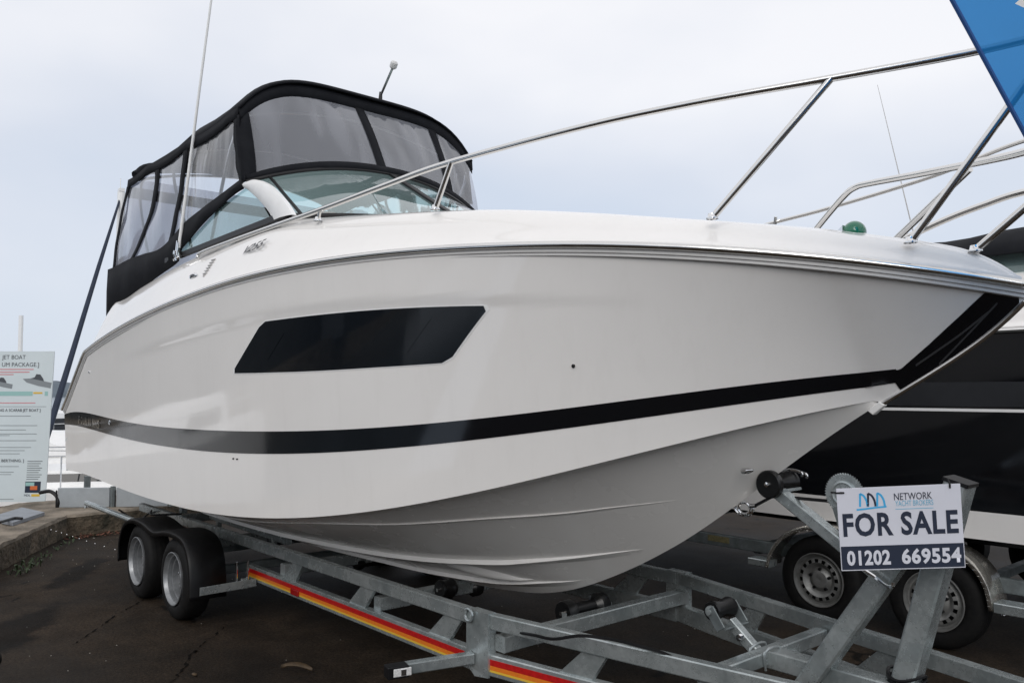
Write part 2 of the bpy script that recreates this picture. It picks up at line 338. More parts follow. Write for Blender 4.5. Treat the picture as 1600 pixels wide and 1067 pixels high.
def hermite(xs, ys):
    xs = np.array(xs, float); ys = np.array(ys, float); i = np.argsort(xs); xs, ys = xs[i], ys[i]; m = np.gradient(ys, xs)
    def f(x):
        x = np.clip(x, xs[0], xs[-1]); k = np.clip(np.searchsorted(xs, x)-1, 0, len(xs)-2); h = xs[k+1]-xs[k]; t = (x-xs[k])/h
        return (2*t**3-3*t**2+1)*ys[k]+(t**3-2*t**2+t)*h*m[k]+(-2*t**3+3*t**2)*ys[k+1]+(t**3-t**2)*h*m[k+1]
    return f
def catmull(pts, n=8):
    pts = [Vector(p) for p in pts]; q = [pts[0]*2-pts[1]]+pts+[pts[-1]*2-pts[-2]]; o = []
    for i in range(1, len(q)-2):
        for k in range(n):
            t = k/n; a, b, c, d = q[i-1], q[i], q[i+1], q[i+2]
            o.append(.5*((2*b)+(c-a)*t+(2*a-5*b+4*c-d)*t*t+(3*b-a-3*c+d)*t**3))
    return o+[pts[-1]]
def text_mesh(name, s, size, o, xd, yd, m, parent, bold=0, align='LEFT', width=None, extr=.0006, shear=0):
    cu = bpy.data.curves.new(name, 'FONT'); cu.body = s; cu.size = 1; cu.offset = bold; cu.align_x = align; cu.shear = shear; cu.space_character = 1.08 if bold > .025 else 1.0; cu.resolution_u = 3
    t = bpy.data.objects.new(name, cu); col.objects.link(t)
    dg = bpy.context.evaluated_depsgraph_get(); me = bpy.data.meshes.new_from_object(t.evaluated_get(dg))
    bpy.data.objects.remove(t); bpy.data.curves.remove(cu)
    xd = Vector(xd).normalized(); yd = Vector(yd); yd = (yd-xd*yd.dot(xd)).normalized(); zd = xd.cross(yd); o = Vector(o)
    xs = [v.co.x for v in me.vertices]; w0 = max(xs)-min(xs); kx = size if width is None else width/w0
    base = root_loc(parent)
    x0 = {'LEFT': min(xs), 'CENTER': (min(xs)+max(xs))/2, 'RIGHT': max(xs)}[align]
    for v in me.vertices: v.co = o+xd*(v.co.x-x0)*kx+yd*v.co.y*size+zd*extr-base
    me.name = name; me.materials.append(M[m]); return link(name, me, parent)

# ------------------------------------------------------------------ ground, quay, water, far shore
def struct(name, mb, m, **k): return mb.build(name, m, kind='structure', **k)
# tarmac in front of the quay wall; the wall's foot runs through these points
foot = [(60, -40), (-8.63+4.6, 1.46-2.5), (-8.63, 1.46), (-9.37, 1.86), (-10.22, 2.36), (-10.28, 2.95), (-10.55, 3.9), (-11.6, 8), (-30, 60)]
g = MB()
fx = foot[1:]
poly = [V(x-.15, y, 0) for x, y in fx]+[V(-30, 300, 0), V(300, 300, 0), V(300, -300, 0), V(-4.03-3, -300, 0)]
g.add(poly, [tuple(range(len(poly)))])
ground = struct('ground', g, 'asphalt', smooth=False)
for ck in ([(-6.75, 2.12), (-6.63, 2.01), (-6.36, 1.78), (-6.04, 1.55), (-5.8, 1.36)], [(-5.61, 2.28), (-5.33, 2.05), (-5.19, 1.92), (-4.93, 1.77), (-4.70, 1.60)]):
    P = [Vector((x, y, 0)) for x, y in ck]; path = []
    for a, b in zip(P[:-1], P[1:]):
        for k in range(9): path.append(a.lerp(b, k/9)+Vector((random.uniform(-.012, .012), random.uniform(-.012, .012), 0)))
    m = MB(); rows = []
    for i, p in enumerate(path):
        wd = (.006+.026*abs(math.sin(i*.37+1))*random.uniform(.4, 1))*(.3 if i in (0, len(path)-1) else 1)
        rows.append([p+Vector((-.6, -.75, 0))*0+Vector((.5*wd, -.6*wd, .004)), p+Vector((-.5*wd, .6*wd, .004))])
    m.grid(rows); m.build('crack', 'crackd', ground, smooth=False)
# raised quay ledge with an uneven, worn edge
LZ = .235
def jit(x, y, z, a=.02): return V(x+random.uniform(-a, a), y+random.uniform(-a, a), z+random.uniform(-a, a)*.5)
def resamp(pts, st=.12):
    o = []
    for a, b in zip(pts[:-1], pts[1:]):
        n = max(1, int(math.dist(a, b)/st)); n = min(n, 60)
        o += [(a[0]+(b[0]-a[0])*k/n, a[1]+(b[1]-a[1])*k/n) for k in range(n)]
    return o+[pts[-1]]
edge = resamp([(-4.03, -1.04), (-8.63, 1.46), (-9.37, 1.86), (-10.22, 2.36), (-10.28, 2.95), (-10.55, 3.9), (-11.6, 8)])
inn = (-.35, -.55)
rows_w = [[jit(x, y, z, .007) for z in (-.05, .05, .11, .17, LZ-.03)] for x, y in edge]
top_rows = [[r[-1].copy()]+[jit(r[-1].x-k*.45, r[-1].y-.02*k, LZ+(.0 if k else -.0), .012) for k in (.04, .3, 1, 2, 3, 4)] for r in rows_w]
for r in top_rows:
    r[0].z = LZ-.03; 
    for q in r[2:]: q.x = max(q.x, -11.75) if r[0].y > 1.5 else q.x
wq = MB(); wq.grid(rows_w); wall = struct('quay_wall', wq, 'stonewall', ang=25)
tq = MB(); tq.grid(top_rows)
struct('quay_ledge', tq, 'concrete', ang=25)
fq = MB(); fq.grid([[V(-11.7, 1.4, LZ-.02), V(-11.7, 9, LZ-.02)], [V(-11.72, 1.4, -2.5), V(-11.72, 9, -2.5)]]); struct('quay_face', fq, 'concrete')
wt = MB(); wt.add([V(-3000, -3000, -1.7), V(-8, -3000, -1.7), V(-8, 3000, -1.7), V(-3000, 3000, -1.7)], [(0, 1, 2, 3)]); struct('water', wt, 'water', smooth=False)
hl = MB(); rows = []
for k in range(120):
    y = -600+k*12; h = 5+4*math.sin(k*.31)+3*math.sin(k*.83+1)+random.uniform(-1, 1)*1.2
    rows.append([V(-640, y, -2), V(-648, y, h*.75), V(-668, y, h), V(-730, y, h*.8), V(-800, y, -2)])
hl.grid(rows); struct('far_shore', hl, 'hill', ang=80)

# ------------------------------------------------------------------ the motor boat: hull lines
YC = 3.22; XT = -.985; XCH = -1.514; XS = -8.855
def bs(X):
    s = max(XT-X, 0); b = 1.27*(1-max(1-s/4.2, 0)**2.3); return b-.04*min(max((s-4.5)/3.2, 0), 1)**2
def bc(X):
    s = max(XCH-X, 0); return 1.2*(1-max(1-s/4.3, 0)**2.8)
def zs(X): return min(np.polyval([-2.0013e-05, -0.00062492, -0.0026997, -0.019992, 0.0042238, 2.251], X+4), 1.415+(X+8.855)*.6615)
def zc(X): return np.polyval([-9.1749e-05, -0.00077049, -0.0014241, 0.0064746, 0.052599, 0.14064, 0.94159], X+4)
_kx = hermite([-9, -7.5, -6, -5, -4.2, -3.75, -3.4, -3.2, -3.0, -2.8, -2.5, -2.2], [.40, .395, .39, .395, .41, .437, .482, .536, .613, .705, .868, 1.06])
def zk(X):
    if X > -2.5: return np.polyval([0.049558, 0.12424, 0.0071297, -0.21105, -0.009696, 0.73279, 1.2124], X+2)
    return float(_kx(X))
zcr = hermite([-7, -6.3, -5, -4.27, -3.6, -3.07, -2.77, -2.3, -1.6], [1.86, 1.91, 1.99, 2.03, 2.03, 2.015, 2.0, 1.97, 1.9])
def top_pt(X, z, sgn=-1, off=0):
    """point on the topsides at station X and height z"""
    if X <= XCH: bl, zl = bc(X), zc(X)
    else: bl, zl = 0., zk(X)
    bu, zu = bs(X), zs(X); k = .1*min(max((X+4)/2.5, 0), 1); t = max((z-zl)/max(zu-zl, 1e-4), 0)
    b = bl+(bu-bl)*t**(1+k)
    fade = min(max((X+7.2)/1.2, 0), 1)*min(max((-2.1-X)/.9, 0), 1)
    b += .011*fade*min(max((z-float(zcr(X))+.012)/.024, 0), 1)
    return V(X, YC+sgn*(b+off), z)
def bot_pt(X, wv, sgn=-1, off=0):
    X = min(X, XCH); e_ = 1.22 if X > -3.5 else max(1., 1.22-.22*(-3.5-X)/2)
    f = min(1, (XCH-X)/.6); bo = max(bc(X)-.05*f, 0)
    return V(X, YC+sgn*bo*wv, zk(X)+(zc(X)-zk(X))*(1-(1-wv)**e_)-off)
def stations(a, b, n, p=1.6):
    return [a+(b-a)*(1-(1-k/(n-1))**p) for k in range(n)]
SX = stations(XS, XT, 150, 1.5)

boat = thing('motor_boat', 'white cabin cruiser with black side stripe and black canopy, on the near trailer', 'boat', (-4.8, YC, 0))
h = MB()
for sg in (-1, 1):
    rows = []
    for X in SX:
        zl = zc(X) if X <= XCH else zk(X); zu = zs(X)
        if X >= XT-1e-6: rows.append([V(XT, YC, 1.917)]*45); continue
        rows.append([top_pt(X, zl+(zu-zl)*k/44, sg) for k in range(45)])
    h.grid(rows)
# transom and the sloping stern quarter
tr_ = [top_pt(XS, zc(XS)+(zs(XS)-zc(XS))*k/6, -1) for k in range(7)]
tp_ = [top_pt(XS, zc(XS)+(zs(XS)-zc(XS))*k/6, 1) for k in range(7)]
h.grid([tr_, tp_]); h.add([bot_pt(XS, 1, -1), bot_pt(XS, 0), bot_pt(XS, 1, 1)], [(0, 1, 2)])
ST = [X for X in SX if X < -8.05]
h.grid([[top_pt(X, zs(X), -1) for X in ST], [top_pt(X, zs(X), 1) for X in ST]])
hull = h.build('hull', 'gel', boat, ang=28)
b_ = MB(); SB = [X for X in stations(XS, XCH, 110, 1.4)]
for sg in (-1, 1):
    b_.grid([[bot_pt(X, k/16, sg) for k in range(17)] for X in SB])
    b_.grid([[bot_pt(X, 1, sg), V(X, YC+sg*bc(X), zc(X))] for X in SB])
bottom = b_.build('hull_bottom', 'gelb', boat, ang=24)
# spray strakes
def strake(tab, wd, dp):
    xs = [a for a, _ in tab]; f = hermite(xs, [b for _, b in tab]); X0, X1 = min(xs), max(xs)
    for sg in (-1, 1):
        m = MB(); rows = []
        for k in range(60):
            X = X0+(X1-X0)*k/59; wv = float(f(X)); tap = min(1, (59-k)/10)*min(1, k/6+.15); bb = max(bc(X), .05)
            a = bot_pt(X, min(wv+.01, 1), sg, -.004); c = bot_pt(X, max(wv-wd/bb, 0), sg, -.004)
            q = a.copy(); q.z -= dp*tap; q.y += sg*.012*tap
            rows.append([a+V(0, 0, .004), q, c])
        m.grid(rows); m.build('spray_strake', 'gelb', boat, ang=20)
strake([(-7.4, .80), (-5.2, .83), (-4.2, .86), (-3.75, .79), (-3.12, .693), (-2.81, .585), (-2.55, .475), (-2.31, .30), (-2.10, .045)], .02, .006)
strake([(-7.4, .47), (-5.35, .47), (-4.61, .40), (-4.11, .365), (-3.52, .332), (-3.19, .29), (-3.0, .237), (-2.735, .134), (-2.55, .03)], .045, .026)
strake([(-7.2, .20), (-5.0, .17), (-4.43, .135), (-3.9, .121), (-3.65, .109), (-3.34, .095), (-3.0, .02)], .05, .024)
# scooped step fairing on the bottom
m = MB(); rows = []
for k in range(24):
    t = k/23; X = -3.98+.62*t; row = []
    for j in range(9):
        u_ = j/8; wv = (.30-.17*t)+(u_-.5)*.10*math.sin(math.pi*min(1, t*1.15+.05))
        row.append(bot_pt(X, max(wv, .01), -1, .034*math.sin(math.pi*t)*math.sin(math.pi*u_)-.002))
    rows.append(row)
m.grid(rows); m.build('step_fairing', 'gelb', boat, ang=60)

# black waist stripe and black bow panel, a thin film standing 2-3 mm off the gelcoat
st_t = lambda X: np.polyval([-0.00010221, -0.00061823, 0.00017832, 0.006337, 0.022304, 0.049181, 1.3946], X+4)
st_b = lambda X: np.polyval([-4.9432e-05, -0.00033822, -0.0002277, 0.0036011, 0.026542, 0.070859, 1.2776], X+4)
for sg in (-1, 1):
    m = MB(); rows = []
    for X in stations(XS-.002, -1.415, 90, 1.3):
        lo = max(st_b(X), (zk(X)+.004) if X > XCH else 0); hi = max(min(st_t(X), zs(X)-.02), lo+.002)
        rows.append([top_pt(X, lo+(hi-lo)*k/4, sg, .0028) for k in range(5)])
    m.grid(rows); m.build('waist_stripe', 'black', boat)
    m = MB(); rows = []
    lim = hermite([-1.43, -1.40, -1.293, -1.175, -1.094, -1.04], [1.678, 1.684, 1.771, 1.872, 1.945, 1.995])
    for X in stations(-1.43, -1.0, 40, 1):
        lo = max(zk(X)+.003, st_b(X) if X < -1.422 else 0); hi = min(float(np.interp(X, [-1.43, -1.402, -1.293, -1.175, -1.094, -1.04], [1.682, 1.684, 1.771, 1.872, 1.945, 1.995])), zs(X)-.02); hi = max(hi, lo+.001)
        rows.append([top_pt(X, lo+(hi-lo)*k/6, sg, .0034) for k in range(7)])
    m.grid(rows); m.build('bow_panel', 'black', boat)
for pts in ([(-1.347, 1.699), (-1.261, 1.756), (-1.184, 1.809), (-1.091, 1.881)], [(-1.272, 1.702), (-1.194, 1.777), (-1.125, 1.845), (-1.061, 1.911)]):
    P = catmull([(x, 0, z) for x, z in pts], 6); m = MB(); m.grid([[top_pt(p.x, p.z-.004, -1, .0046), top_pt(p.x, p.z+.004, -1, .0046)] for p in P]); m.build('painted_reflection', 'reflstreak', boat)  # grey streaks painted on the bow panel to imitate reflections along the stem
# hull window: dark glass in the topside, slanted at both ends
WT = hermite([-4.9, -4.42, -4.3, -3.9, -3.38, -3.07, -2.82, -2.7], [1.987, 1.994, 1.995, 1.999, 1.998, 1.991, 1.981, 1.973])
WB = hermite([-4.9, -4.4, -3.98, -3.46, -3.1, -2.7], [1.711, 1.708, 1.709, 1.721, 1.733, 1.75])
def win_pt(u_, v_, sg, off):
    z01 = v_; xl = -4.835+.40*z01; xr = -3.065+.245*z01
    X = xl+(xr-xl)*u_; z = float(WB(X))+(float(WT(X))-float(WB(X)))*z01
    return top_pt(X, z, sg, off)
for sg in (-1, 1):
    def patch(u0, u1, v0, v1, off, nu=50, nv=10, cut=0.):
        m = MB(); rows = []
        for i in range(nu+1):
            u_ = u0+(u1-u0)*i/nu; d = min(i, nu-i)/nu*(u1-u0); c = cut*max(0, 1-d/.022)**2
            rows.append([win_pt(u_, v0+c+(v1-v0-2*c)*j/nv, sg, off) for j in range(nv+1)])
        m.grid(rows); return m
    fr = patch(-.006, 1.006, -.02, 1.025, .0015, cut=.09).build('window_surround', 'white', boat)
    wn = patch(0, 1, 0, 1, .0035, cut=.10).build('hull_window', 'blackwin', boat)
    patch(.13, .20, .24, .74, .0052, 8, 4).build('pane', 'blackwin', wn); patch(.30, .84, .20, .80, .0052, 30, 4).build('pane', 'blackwin', wn)
# rub rail
def sweep(prof, sg, X0=XS, X1=XT, n=130, name='', m='gelg', ang=40):
    mb = MB(); rows = []
    for X in stations(X0, X1, n, 1.5):
        e_ = 1e-3; d = (bs(X-e_)-bs(X))/e_; nx = d/math.hypot(1, d); ny = 1/math.hypot(1, d)
        if X > XT-.002: nx, ny = 1, 0
        b0 = bs(X) if X < XT-.001 else 0
        dz = (zs(X+e_)-zs(X))/e_; c = 1/math.hypot(1, dz)
        sx = -dz*c if X < -8.0 else 0
        rows.append([V(X+nx*o_+sx*q, YC+sg*(b0+ny*o_), zs(X)+q*(c if X < -8.0 else 1)) for o_, q in prof])
    mb.grid(rows); return mb.build(name, m, boat, ang=ang)
for sg in (-1, 1):
    sweep([(-.004, .034), (.016, .034), (.020, .030), (.020, .004), (.014, .000), (.014, -.012), (.007, -.015), (.007, -.026), (-.004, -.029)], sg, name='rub_rail', m='gelr', ang=25)
    ins = sweep([(.019, .033), (.027, .031), (.033, .025), (.035, .018), (.033, .010), (.027, .005), (.019, .004)], sg, name='rub_rail_insert', m='steel', ang=60)
    if sg == -1:
        first = None
        for k in range(34):
            X = -1.15-k*.215
            d = (bs(X-.001)-bs(X))/.001; q = V(X+.034*d/math.hypot(1, d), YC-(bs(X)+.034/math.hypot(1, d)), zs(X)+.0165)
            if first is None:
                s_ = MB(); s_.sphere((0, 0, 0), .0055, 8, 6); first = s_.build('screw', 'chrome', ins, off=q-boat.location)
            else:
                c = first.copy(); col.objects.link(c); c.location = q-boat.location

# ---- deck
hd = hermite([-1.0, -1.052, -1.155, -1.282, -1.435, -1.748, -2.232, -2.577, -2.973, -3.353, -3.817, -4.241, -4.65, -5.2, -5.78, -6.5, -7.3, -7.9, -8.3],
             [.036, .062, .094, .108, .117, .137, .166, .195, .230, .260, .303, .352, .405, .425, .435, .455, .47, .50, .60])
def deck_ctrl(X):
    b, z, hh = bs(X), zs(X), float(hd(X)); r0 = min(.034, hh*.9)
    k = min(max((X+2.9)/1.3, 0), 1); h0 = hh; hh = hh*(1+.14*k)
    fr = [(.93, .33), (.875, .64), (.82, .885), (.765, .99), (.70, 1.035)]; fb = [(.86, .36), (.74, .66), (.60, .87), (.46, .97), (.34, 1.02)]
    mid = [(a*(1-k)+c*k, r0+(hh-r0)*(b_*(1-k)+d*k)) for (a, b_), (c, d) in zip(fr, fb)]
    return [(1, r0), (.985, r0+.012)]+mid+[(.5*(1-k)+.22*k, hh*(1.07-.03*k)+.004), (.25*(1-k)+.10*k, hh*(1.10-.05*k)+.006), (0, hh*(1.11-.06*k)+.006)]
    return [(1, r0), (.985, r0+.012), (.93, r0+(hh-r0)*.33), (.875, r0+(hh-r0)*.64), (.82, hh*.885+.001), (.765, hh*.99), (.70, hh*1.035), (.5, hh*1.07+.004), (.25, hh*1.10+.006), (0, hh*1.11+.006)]
def deck_row(X, sg, n=6, full=True):
    b, z = bs(X), zs(X); pts = catmull([(a, c, 0) for a, c in deck_ctrl(X)], n)
    if not full: pts = [p for p in pts if p.x >= .74]
    return [V(X, YC+sg*b*p.x, z+p.y) for p in pts]
m = MB()
DX = [X for X in stations(-4.62, XT+.0, 90, 1.4)][:-1]
for sg in (-1, 1):
    m.grid([deck_row(X, sg) for X in DX]+[[V(XT+.002, YC, 1.955)]*len(deck_row(-3, sg))])
m.build('foredeck', 'gel', boat, ang=30)
def deck_at(X, frac, sg=-1, off=.0):
    pts = catmull([(a, c, 0) for a, c in deck_ctrl(X)], 12); q = min(pts, key=lambda p: abs(p.x-frac)); i = pts.index(q)
    a, c = pts[max(i-1, 0)], pts[min(i+1, len(pts)-1)]; b = bs(X)
    tg = V(0, sg*b*(c.x-a.x), c.y-a.y).normalized(); nrm = V(0, -tg.z*(-sg)*-1, 0)
    nrm = V(0, sg*tg.z, -sg*tg.y) if True else nrm
    if nrm.z < 0 and abs(nrm.z) > abs(nrm.y): nrm = -nrm
    if nrm.y*sg < 0: nrm = -nrm
    return V(X, YC+sg*b*q.x, zs(X)+q.y)+nrm*off, tg, nrm
for sg in (-1, 1):
    m = MB(); rows = []
    for k in range(60):
        X = -8.22+3.6*k/59+.0; X = min(X, -4.62); r = deck_row(X, sg, full=False); zt = r[-1].z
        if X < -8.078:      # stern end: keep the coaming's foot on the side rail's height at the bend
            pass
        r += [V(X, YC+sg*.915, zt+.004), V(X, YC+sg*.895, zt-.02), V(X, YC+sg*.88, 1.35)]
        rows.append(r)
    m.grid(rows); e0 = rows[0]; m.add(e0, [tuple(range(len(e0)))])
    m.build('side_coaming', 'gel', boat, ang=30)
m = MB(); m.box((-6.4, YC, 1.33), (3.7, 1.80, .04)); m.build('cockpit_floor', 'gel', boat, smooth=False)
m = MB(); m.box((-8.15, YC, 1.75), (.08, 1.8, .85)); m.build('transom_bulkhead', 'gel', boat, smooth=False)
m = MB(); m.prism([V(-4.6, YC-.9, 2.66), V(-4.95, YC-.9, 2.70), V(-5.12, YC-.9, 2.62), V(-5.12, YC-.9, 1.35), V(-4.6, YC-.9, 1.35)], (0, 1.8, 0)); m.build('dashboard', 'plastic', boat, smooth=False)
# helm: steering wheel, seats
m = MB(); c0 = V(-5.28, YC-.42, 2.66); ax = V(-.8, 0, .6).normalized(); u1 = V(0, 1, 0); u2 = ax.cross(u1)
m.tube([c0+(u1*math.cos(a)+u2*math.sin(a))*.19 for a in [2*math.pi*k/28 for k in range(29)]], .016, 8)
for a in (math.pi/2, math.pi*7/6, math.pi*11/6): m.tube([c0, c0+(u1*math.cos(a)+u2*math.sin(a))*.19], .012, 6)
m.tube([c0, c0-ax*.2], .03, 8); m.build('steering_wheel', 'trim', boat)
for yy in (YC-.45, YC+.45):
    m = MB(); m.beam((-6.0, yy, 1.9), (-5.55, yy, 1.9), .55, .14, bev=.04); m.beam((-6.02, yy, 1.9), (-6.12, yy, 2.55), .55, .13, (1, 0, 0), bev=.04); m.beam((-5.78, yy, 1.35), (-5.78, yy, 1.85), .12, .12, (1, 0, 0))
    m.build('helm_seat', 'seat', boat)
m = MB(); m.sphere((-5.75, YC-.1, 2.93), .13, 14, 8, (.8, 1.3, .55)); m.build('buoyancy_vest', 'orangevest', boat)

# ---- windshield
def Wt(b): return V(-5.24+.20*(1-b*b), YC-b*1.0, 2.985+.185*(1-abs(b)**2.2))
def Wb(b): return V(-4.66+.56*(1-abs(b)**2.6), YC-b*1.0, 2.665-.02*(1-b*b))
ws = MB(); ws.tube([Wt(1-2*k/40) for k in range(41)], .019, 8); frame = ws.build('windshield_frame', 'trim', boat)
m = MB(); m.tube([Wb(1-2*k/40)+V(0, 0, -.004) for k in range(41)], .02, 8); m.build('lower_frame', 'trim', frame)
for b0, b1 in ((.97, .02), (-.02, -.97)):
    m = MB(); m.grid([[Wt(b0+(b1-b0)*i/20).lerp(Wb(b0+(b1-b0)*i/20), j/6) for j in range(7)] for i in range(21)]); m.build('windscreen_pane', 'glass', boat, label='green tinted windscreen pane')
m = MB(); m.beam(Wt(0), Wb(0), .05, .03, (0, 0, 1)); m.build('divider_post', 'trim', boat)
for sg in (1, -1):
    m = MB(); m.beam(Wt(.86*sg), Wb(.93*sg), .018, .022, (0, 0, 1)); m.build('inner_post', 'trim', boat)
    # white curved corner pillar
    ao = catmull([(-5.27, 0, 2.985), (-5.09, 0, 2.975), (-4.893, 0, 2.905), (-4.707, 0, 2.794), (-4.591, 0, 2.703), (-4.54, 0, 2.655)], 5)
    ai = catmull([(-5.28, 0, 2.962), (-5.19, 0, 2.925), (-5.114, 0, 2.884), (-4.964, 0, 2.795), (-4.858, 0, 2.719), (-4.80, 0, 2.658)], 5)
    m = MB(); rows = []
    for a, c in zip(ao, ai):
        rows.append([V(a.x*(1-k)+c.x*k, YC-sg*(1.0+q), a.z*(1-k)+c.z*k) for k, q in ((0, -.02), (0, .008), (.15, .020), (.5, .026), (.85, .020), (1, .008), (1, -.02), (0, -.02))])
    m.grid(rows); m.build('corner_pillar', 'white', boat, ang=50)
    # side glass and its foot frame
    up_ = [(-5.10, 2.90), (-5.24, 2.95), (-5.67, 2.90), (-6.0, 2.81), (-6.35, 2.72), (-6.62, 2.655)]
    lo_ = [(-4.84, 2.675), (-5.0, 2.672), (-5.5, 2.666), (-5.9, 2.662), (-6.3, 2.656), (-6.62, 2.652)]
    m = MB(); m.grid([[V(x, YC-sg*1.0, z) for x, z in up_], [V(x, YC-sg*1.004, z) for x, z in lo_]]); m.build('side_glass', 'glass', boat, label='green tinted side window')
    m = MB(); m.beam((-4.62, YC-sg*1.005, 2.672), (-6.75, YC-sg*1.005, 2.642), .028, .042); sf = m.build('side_frame', 'trim', boat)
m = MB(); m.tube([(-4.55, YC-.35, 2.70), (-4.86, YC-.28, 2.90)], .006, 6); m.beam((-4.95, YC-.33, 2.965), (-4.78, YC-.22, 2.86), .012, .014); m.build('wiper', 'trim', boat)

# ---- canopy
canopy = MB(); rows = []
CXs = [-5.36, -5.40, -5.5, -5.8, -6.15, -6.38, -6.7, -7.0, -7.35, -7.6, -7.80]
for X in CXs:
    f = min(max((-5.36-X)/.14, 0), 1)**.5; sag = -.03*abs(math.sin((X+5.5)*3.6))*(X < -5.6); cr = (.355 if X > -5.75 else .355-.085*(-5.75-X))*(0.85+.15*f)
    rows.append([V(X, YC-b*1.005, 3.525+cr*(1-abs(b)**4.6)+sag*(.5+.5*abs(b))+(.0 if abs(b) < 1 else -.0)) for b in [1-2*k/36 for k in range(37)]])
canopy.grid(rows)
top = canopy.build('canopy_top', 'canvas', boat, solid=.012, ang=50)
def Ct(b): return V(-5.375-.02*(1-b*b), YC-b*1.003, 3.525+.30*(1-abs(b)**4.6))
m = MB(); m.grid([[Ct(b)+V(0, 0, .01), Ct(b)+V(.012, 0, -.05), Ct(b)+V(.014, 0, -.105)] for b in [1-2*k/36 for k in range(37)]]); m.build('front_valance', 'canvas', boat, solid=.006)
# canopy edge piping along both sides and sagging rear roll
for sg in (1, -1):
    m = MB(); m.grid([[V(X, YC-sg*1.008, 3.53-.03*abs(math.sin((X+5.5)*3.6))*(X < -5.6)), V(X, YC-sg*1.014, 3.455-.03*abs(math.sin((X+5.5)*3.6))*(X < -5.6))] for X in [-5.37-2.44*k/40 for k in range(41)]]); m.build('side_valance', 'canvas', boat, solid=.008)
m = MB(); m.tube(catmull([(-7.62, YC-1.0, 3.50), (-7.66, YC-.8, 3.62), (-7.66, YC, 3.72), (-7.66, YC+.8, 3.62), (-7.62, YC+1.0, 3.50)], 6), .05, 10); m.build('rear_roll', 'canvas', boat)
# front clear panels
def Fp(b, v, off=0):
    a, c = Ct(b)+V(.012, 0, -.09), Wt(b)+V(.0, 0, .02); q = a.lerp(c, v); q.x += off+.02*math.sin(math.pi*v)+.003*math.sin(b*23+v*5)*math.sin(math.pi*v); return q
for b0, b1 in ((.97, .10), (.04, -.56), (-.62, -.97)):
    m = MB(); m.grid([[Fp(b0+(b1-b0)*i/24, j/10) for j in range(11)] for i in range(25)]); m.build('front_clear_panel', 'vinyl', boat)
for b, wd in ((.985, .045), (.07, .035), (-.59, .035)):
    m = MB(); m.grid([[Fp(b+wd, j/10, .006), Fp(b-wd, j/10, .006)] for j in range(11)]); m.build('zip_strip', 'canvas', boat, solid=.006)
m = MB(); m.grid([[Fp(1-2*k/36, .93, .006), Fp(1-2*k/36, 1.02, .008)] for k in range(37)]); m.build('lower_hem', 'canvas', boat, solid=.006)
# side curtains
topz = lambda X: 3.50-.03*abs(math.sin((X+5.5)*3.6))*(X < -5.6)
botf = hermite([-8.14, -7.67, -7.3, -6.85, -6.6, -6.35, -6.0, -5.67, -5.24], [2.73, 2.75, 2.745, 2.74, 2.79, 2.86, 2.91, 2.95, 3.0])
lowf = hermite([-8.34, -7.85, -7.2, -6.75, -6.55, -5.88, -5.3, -5.08], [2.36, 2.46, 2.575, 2.64, 2.665, 2.845, 2.95, 2.955])
def side_x(s_, v):      # s_: named seam, v 0 top .. 1 bottom -> X
    T = {'front': (-5.40, -5.36, -5.27), 'mid': (-6.36, -6.44, -6.66), 'aft': (-7.02, -7.14, -7.68), 'rear': (-7.78, -8.02, -8.16)}[s_]
    return (1-v)*(1-2*v)*T[0]+4*v*(1-v)*T[1]+v*(2*v-1)*T[2]
def side_p(s1, s2, u_, v, sg, off=0):
    X = side_x(s1, v)*(1-u_)+side_x(s2, v)*u_
    zt = topz(X)-.04; zb = float(botf(X)); z = zt+(zb-zt)*v
    bul = .022*math.sin(math.pi*u_)*math.sin(math.pi*v)+.006*math.sin(u_*9+v*7)*math.sin(math.pi*v)
    return V(X, YC-sg*(1.003+bul+off), z)
for sg in (1, -1):
    for s1, s2 in (('front', 'mid'), ('mid', 'aft'), ('aft', 'rear')):
        m = MB(); m.grid([[side_p(s1, s2, i/14, j/12, sg) for j in range(13)] for i in range(15)]); m.build('side_clear_panel', 'vinylc' if s1 == 'front' else 'vinyl', boat)
    for s1, w1, w2 in (('front', -.045, .05), ('mid', -.05, .05), ('aft', -.05, .06), ('rear', -.05, .03)):
        if sg < 0 and s1 == 'front': continue
        m = MB()
        rows = []
        for j in range(13):
            v = j/12; X = side_x(s1, v); z = topz(X)-.03+(float(botf(max(X, -8.14)))-topz(X)+.02)*v; wob = .008*math.sin(j*1.3)
            rows.append([V(X+w1+wob, YC-sg*1.012, z), V(X+w2+wob, YC-sg*1.014, z)])
        m.grid(rows); m.build('zip_strip', 'canvas', boat, solid=.006)
    m = MB(); rows = []
    for k in range(50):
        X = -8.34+3.10*k/49; hi = float(botf(max(X, -8.14))) if X > -8.14 else 2.73; lo = float(lowf(X)); lo = min(lo, hi-.03)
        rows.append([V(X, YC-sg*1.014, hi+.02), V(X, YC-sg*(1.02+.01*math.sin(k*.7)), (hi+lo)/2), V(X, YC-sg*1.016, lo-(.012 if X > -6.4 else .085))])
    m.grid(rows); m.build('side_skirt', 'canvas', boat, solid=.008)
m = MB(); m.grid([[V(-7.80-.50*v**.8, YC-b, 3.47+(.05 if abs(b) < .95 else 0)-1.1*v) for b in [1.0-2*k/12 for k in range(13)]] for v in [j/8 for j in range(9)]]); m.build('rear_curtain', 'vinyl', boat)
for vv in (0.02, .93):
    m = MB(); m.grid([[V(-7.80-.50*v**.8-.006, YC-b, 3.47-1.1*v) for b in [1.0-2*k/12 for k in range(13)]] for v in (vv, vv+.08)]); m.build('rear_hem', 'canvas', boat, solid=.006)
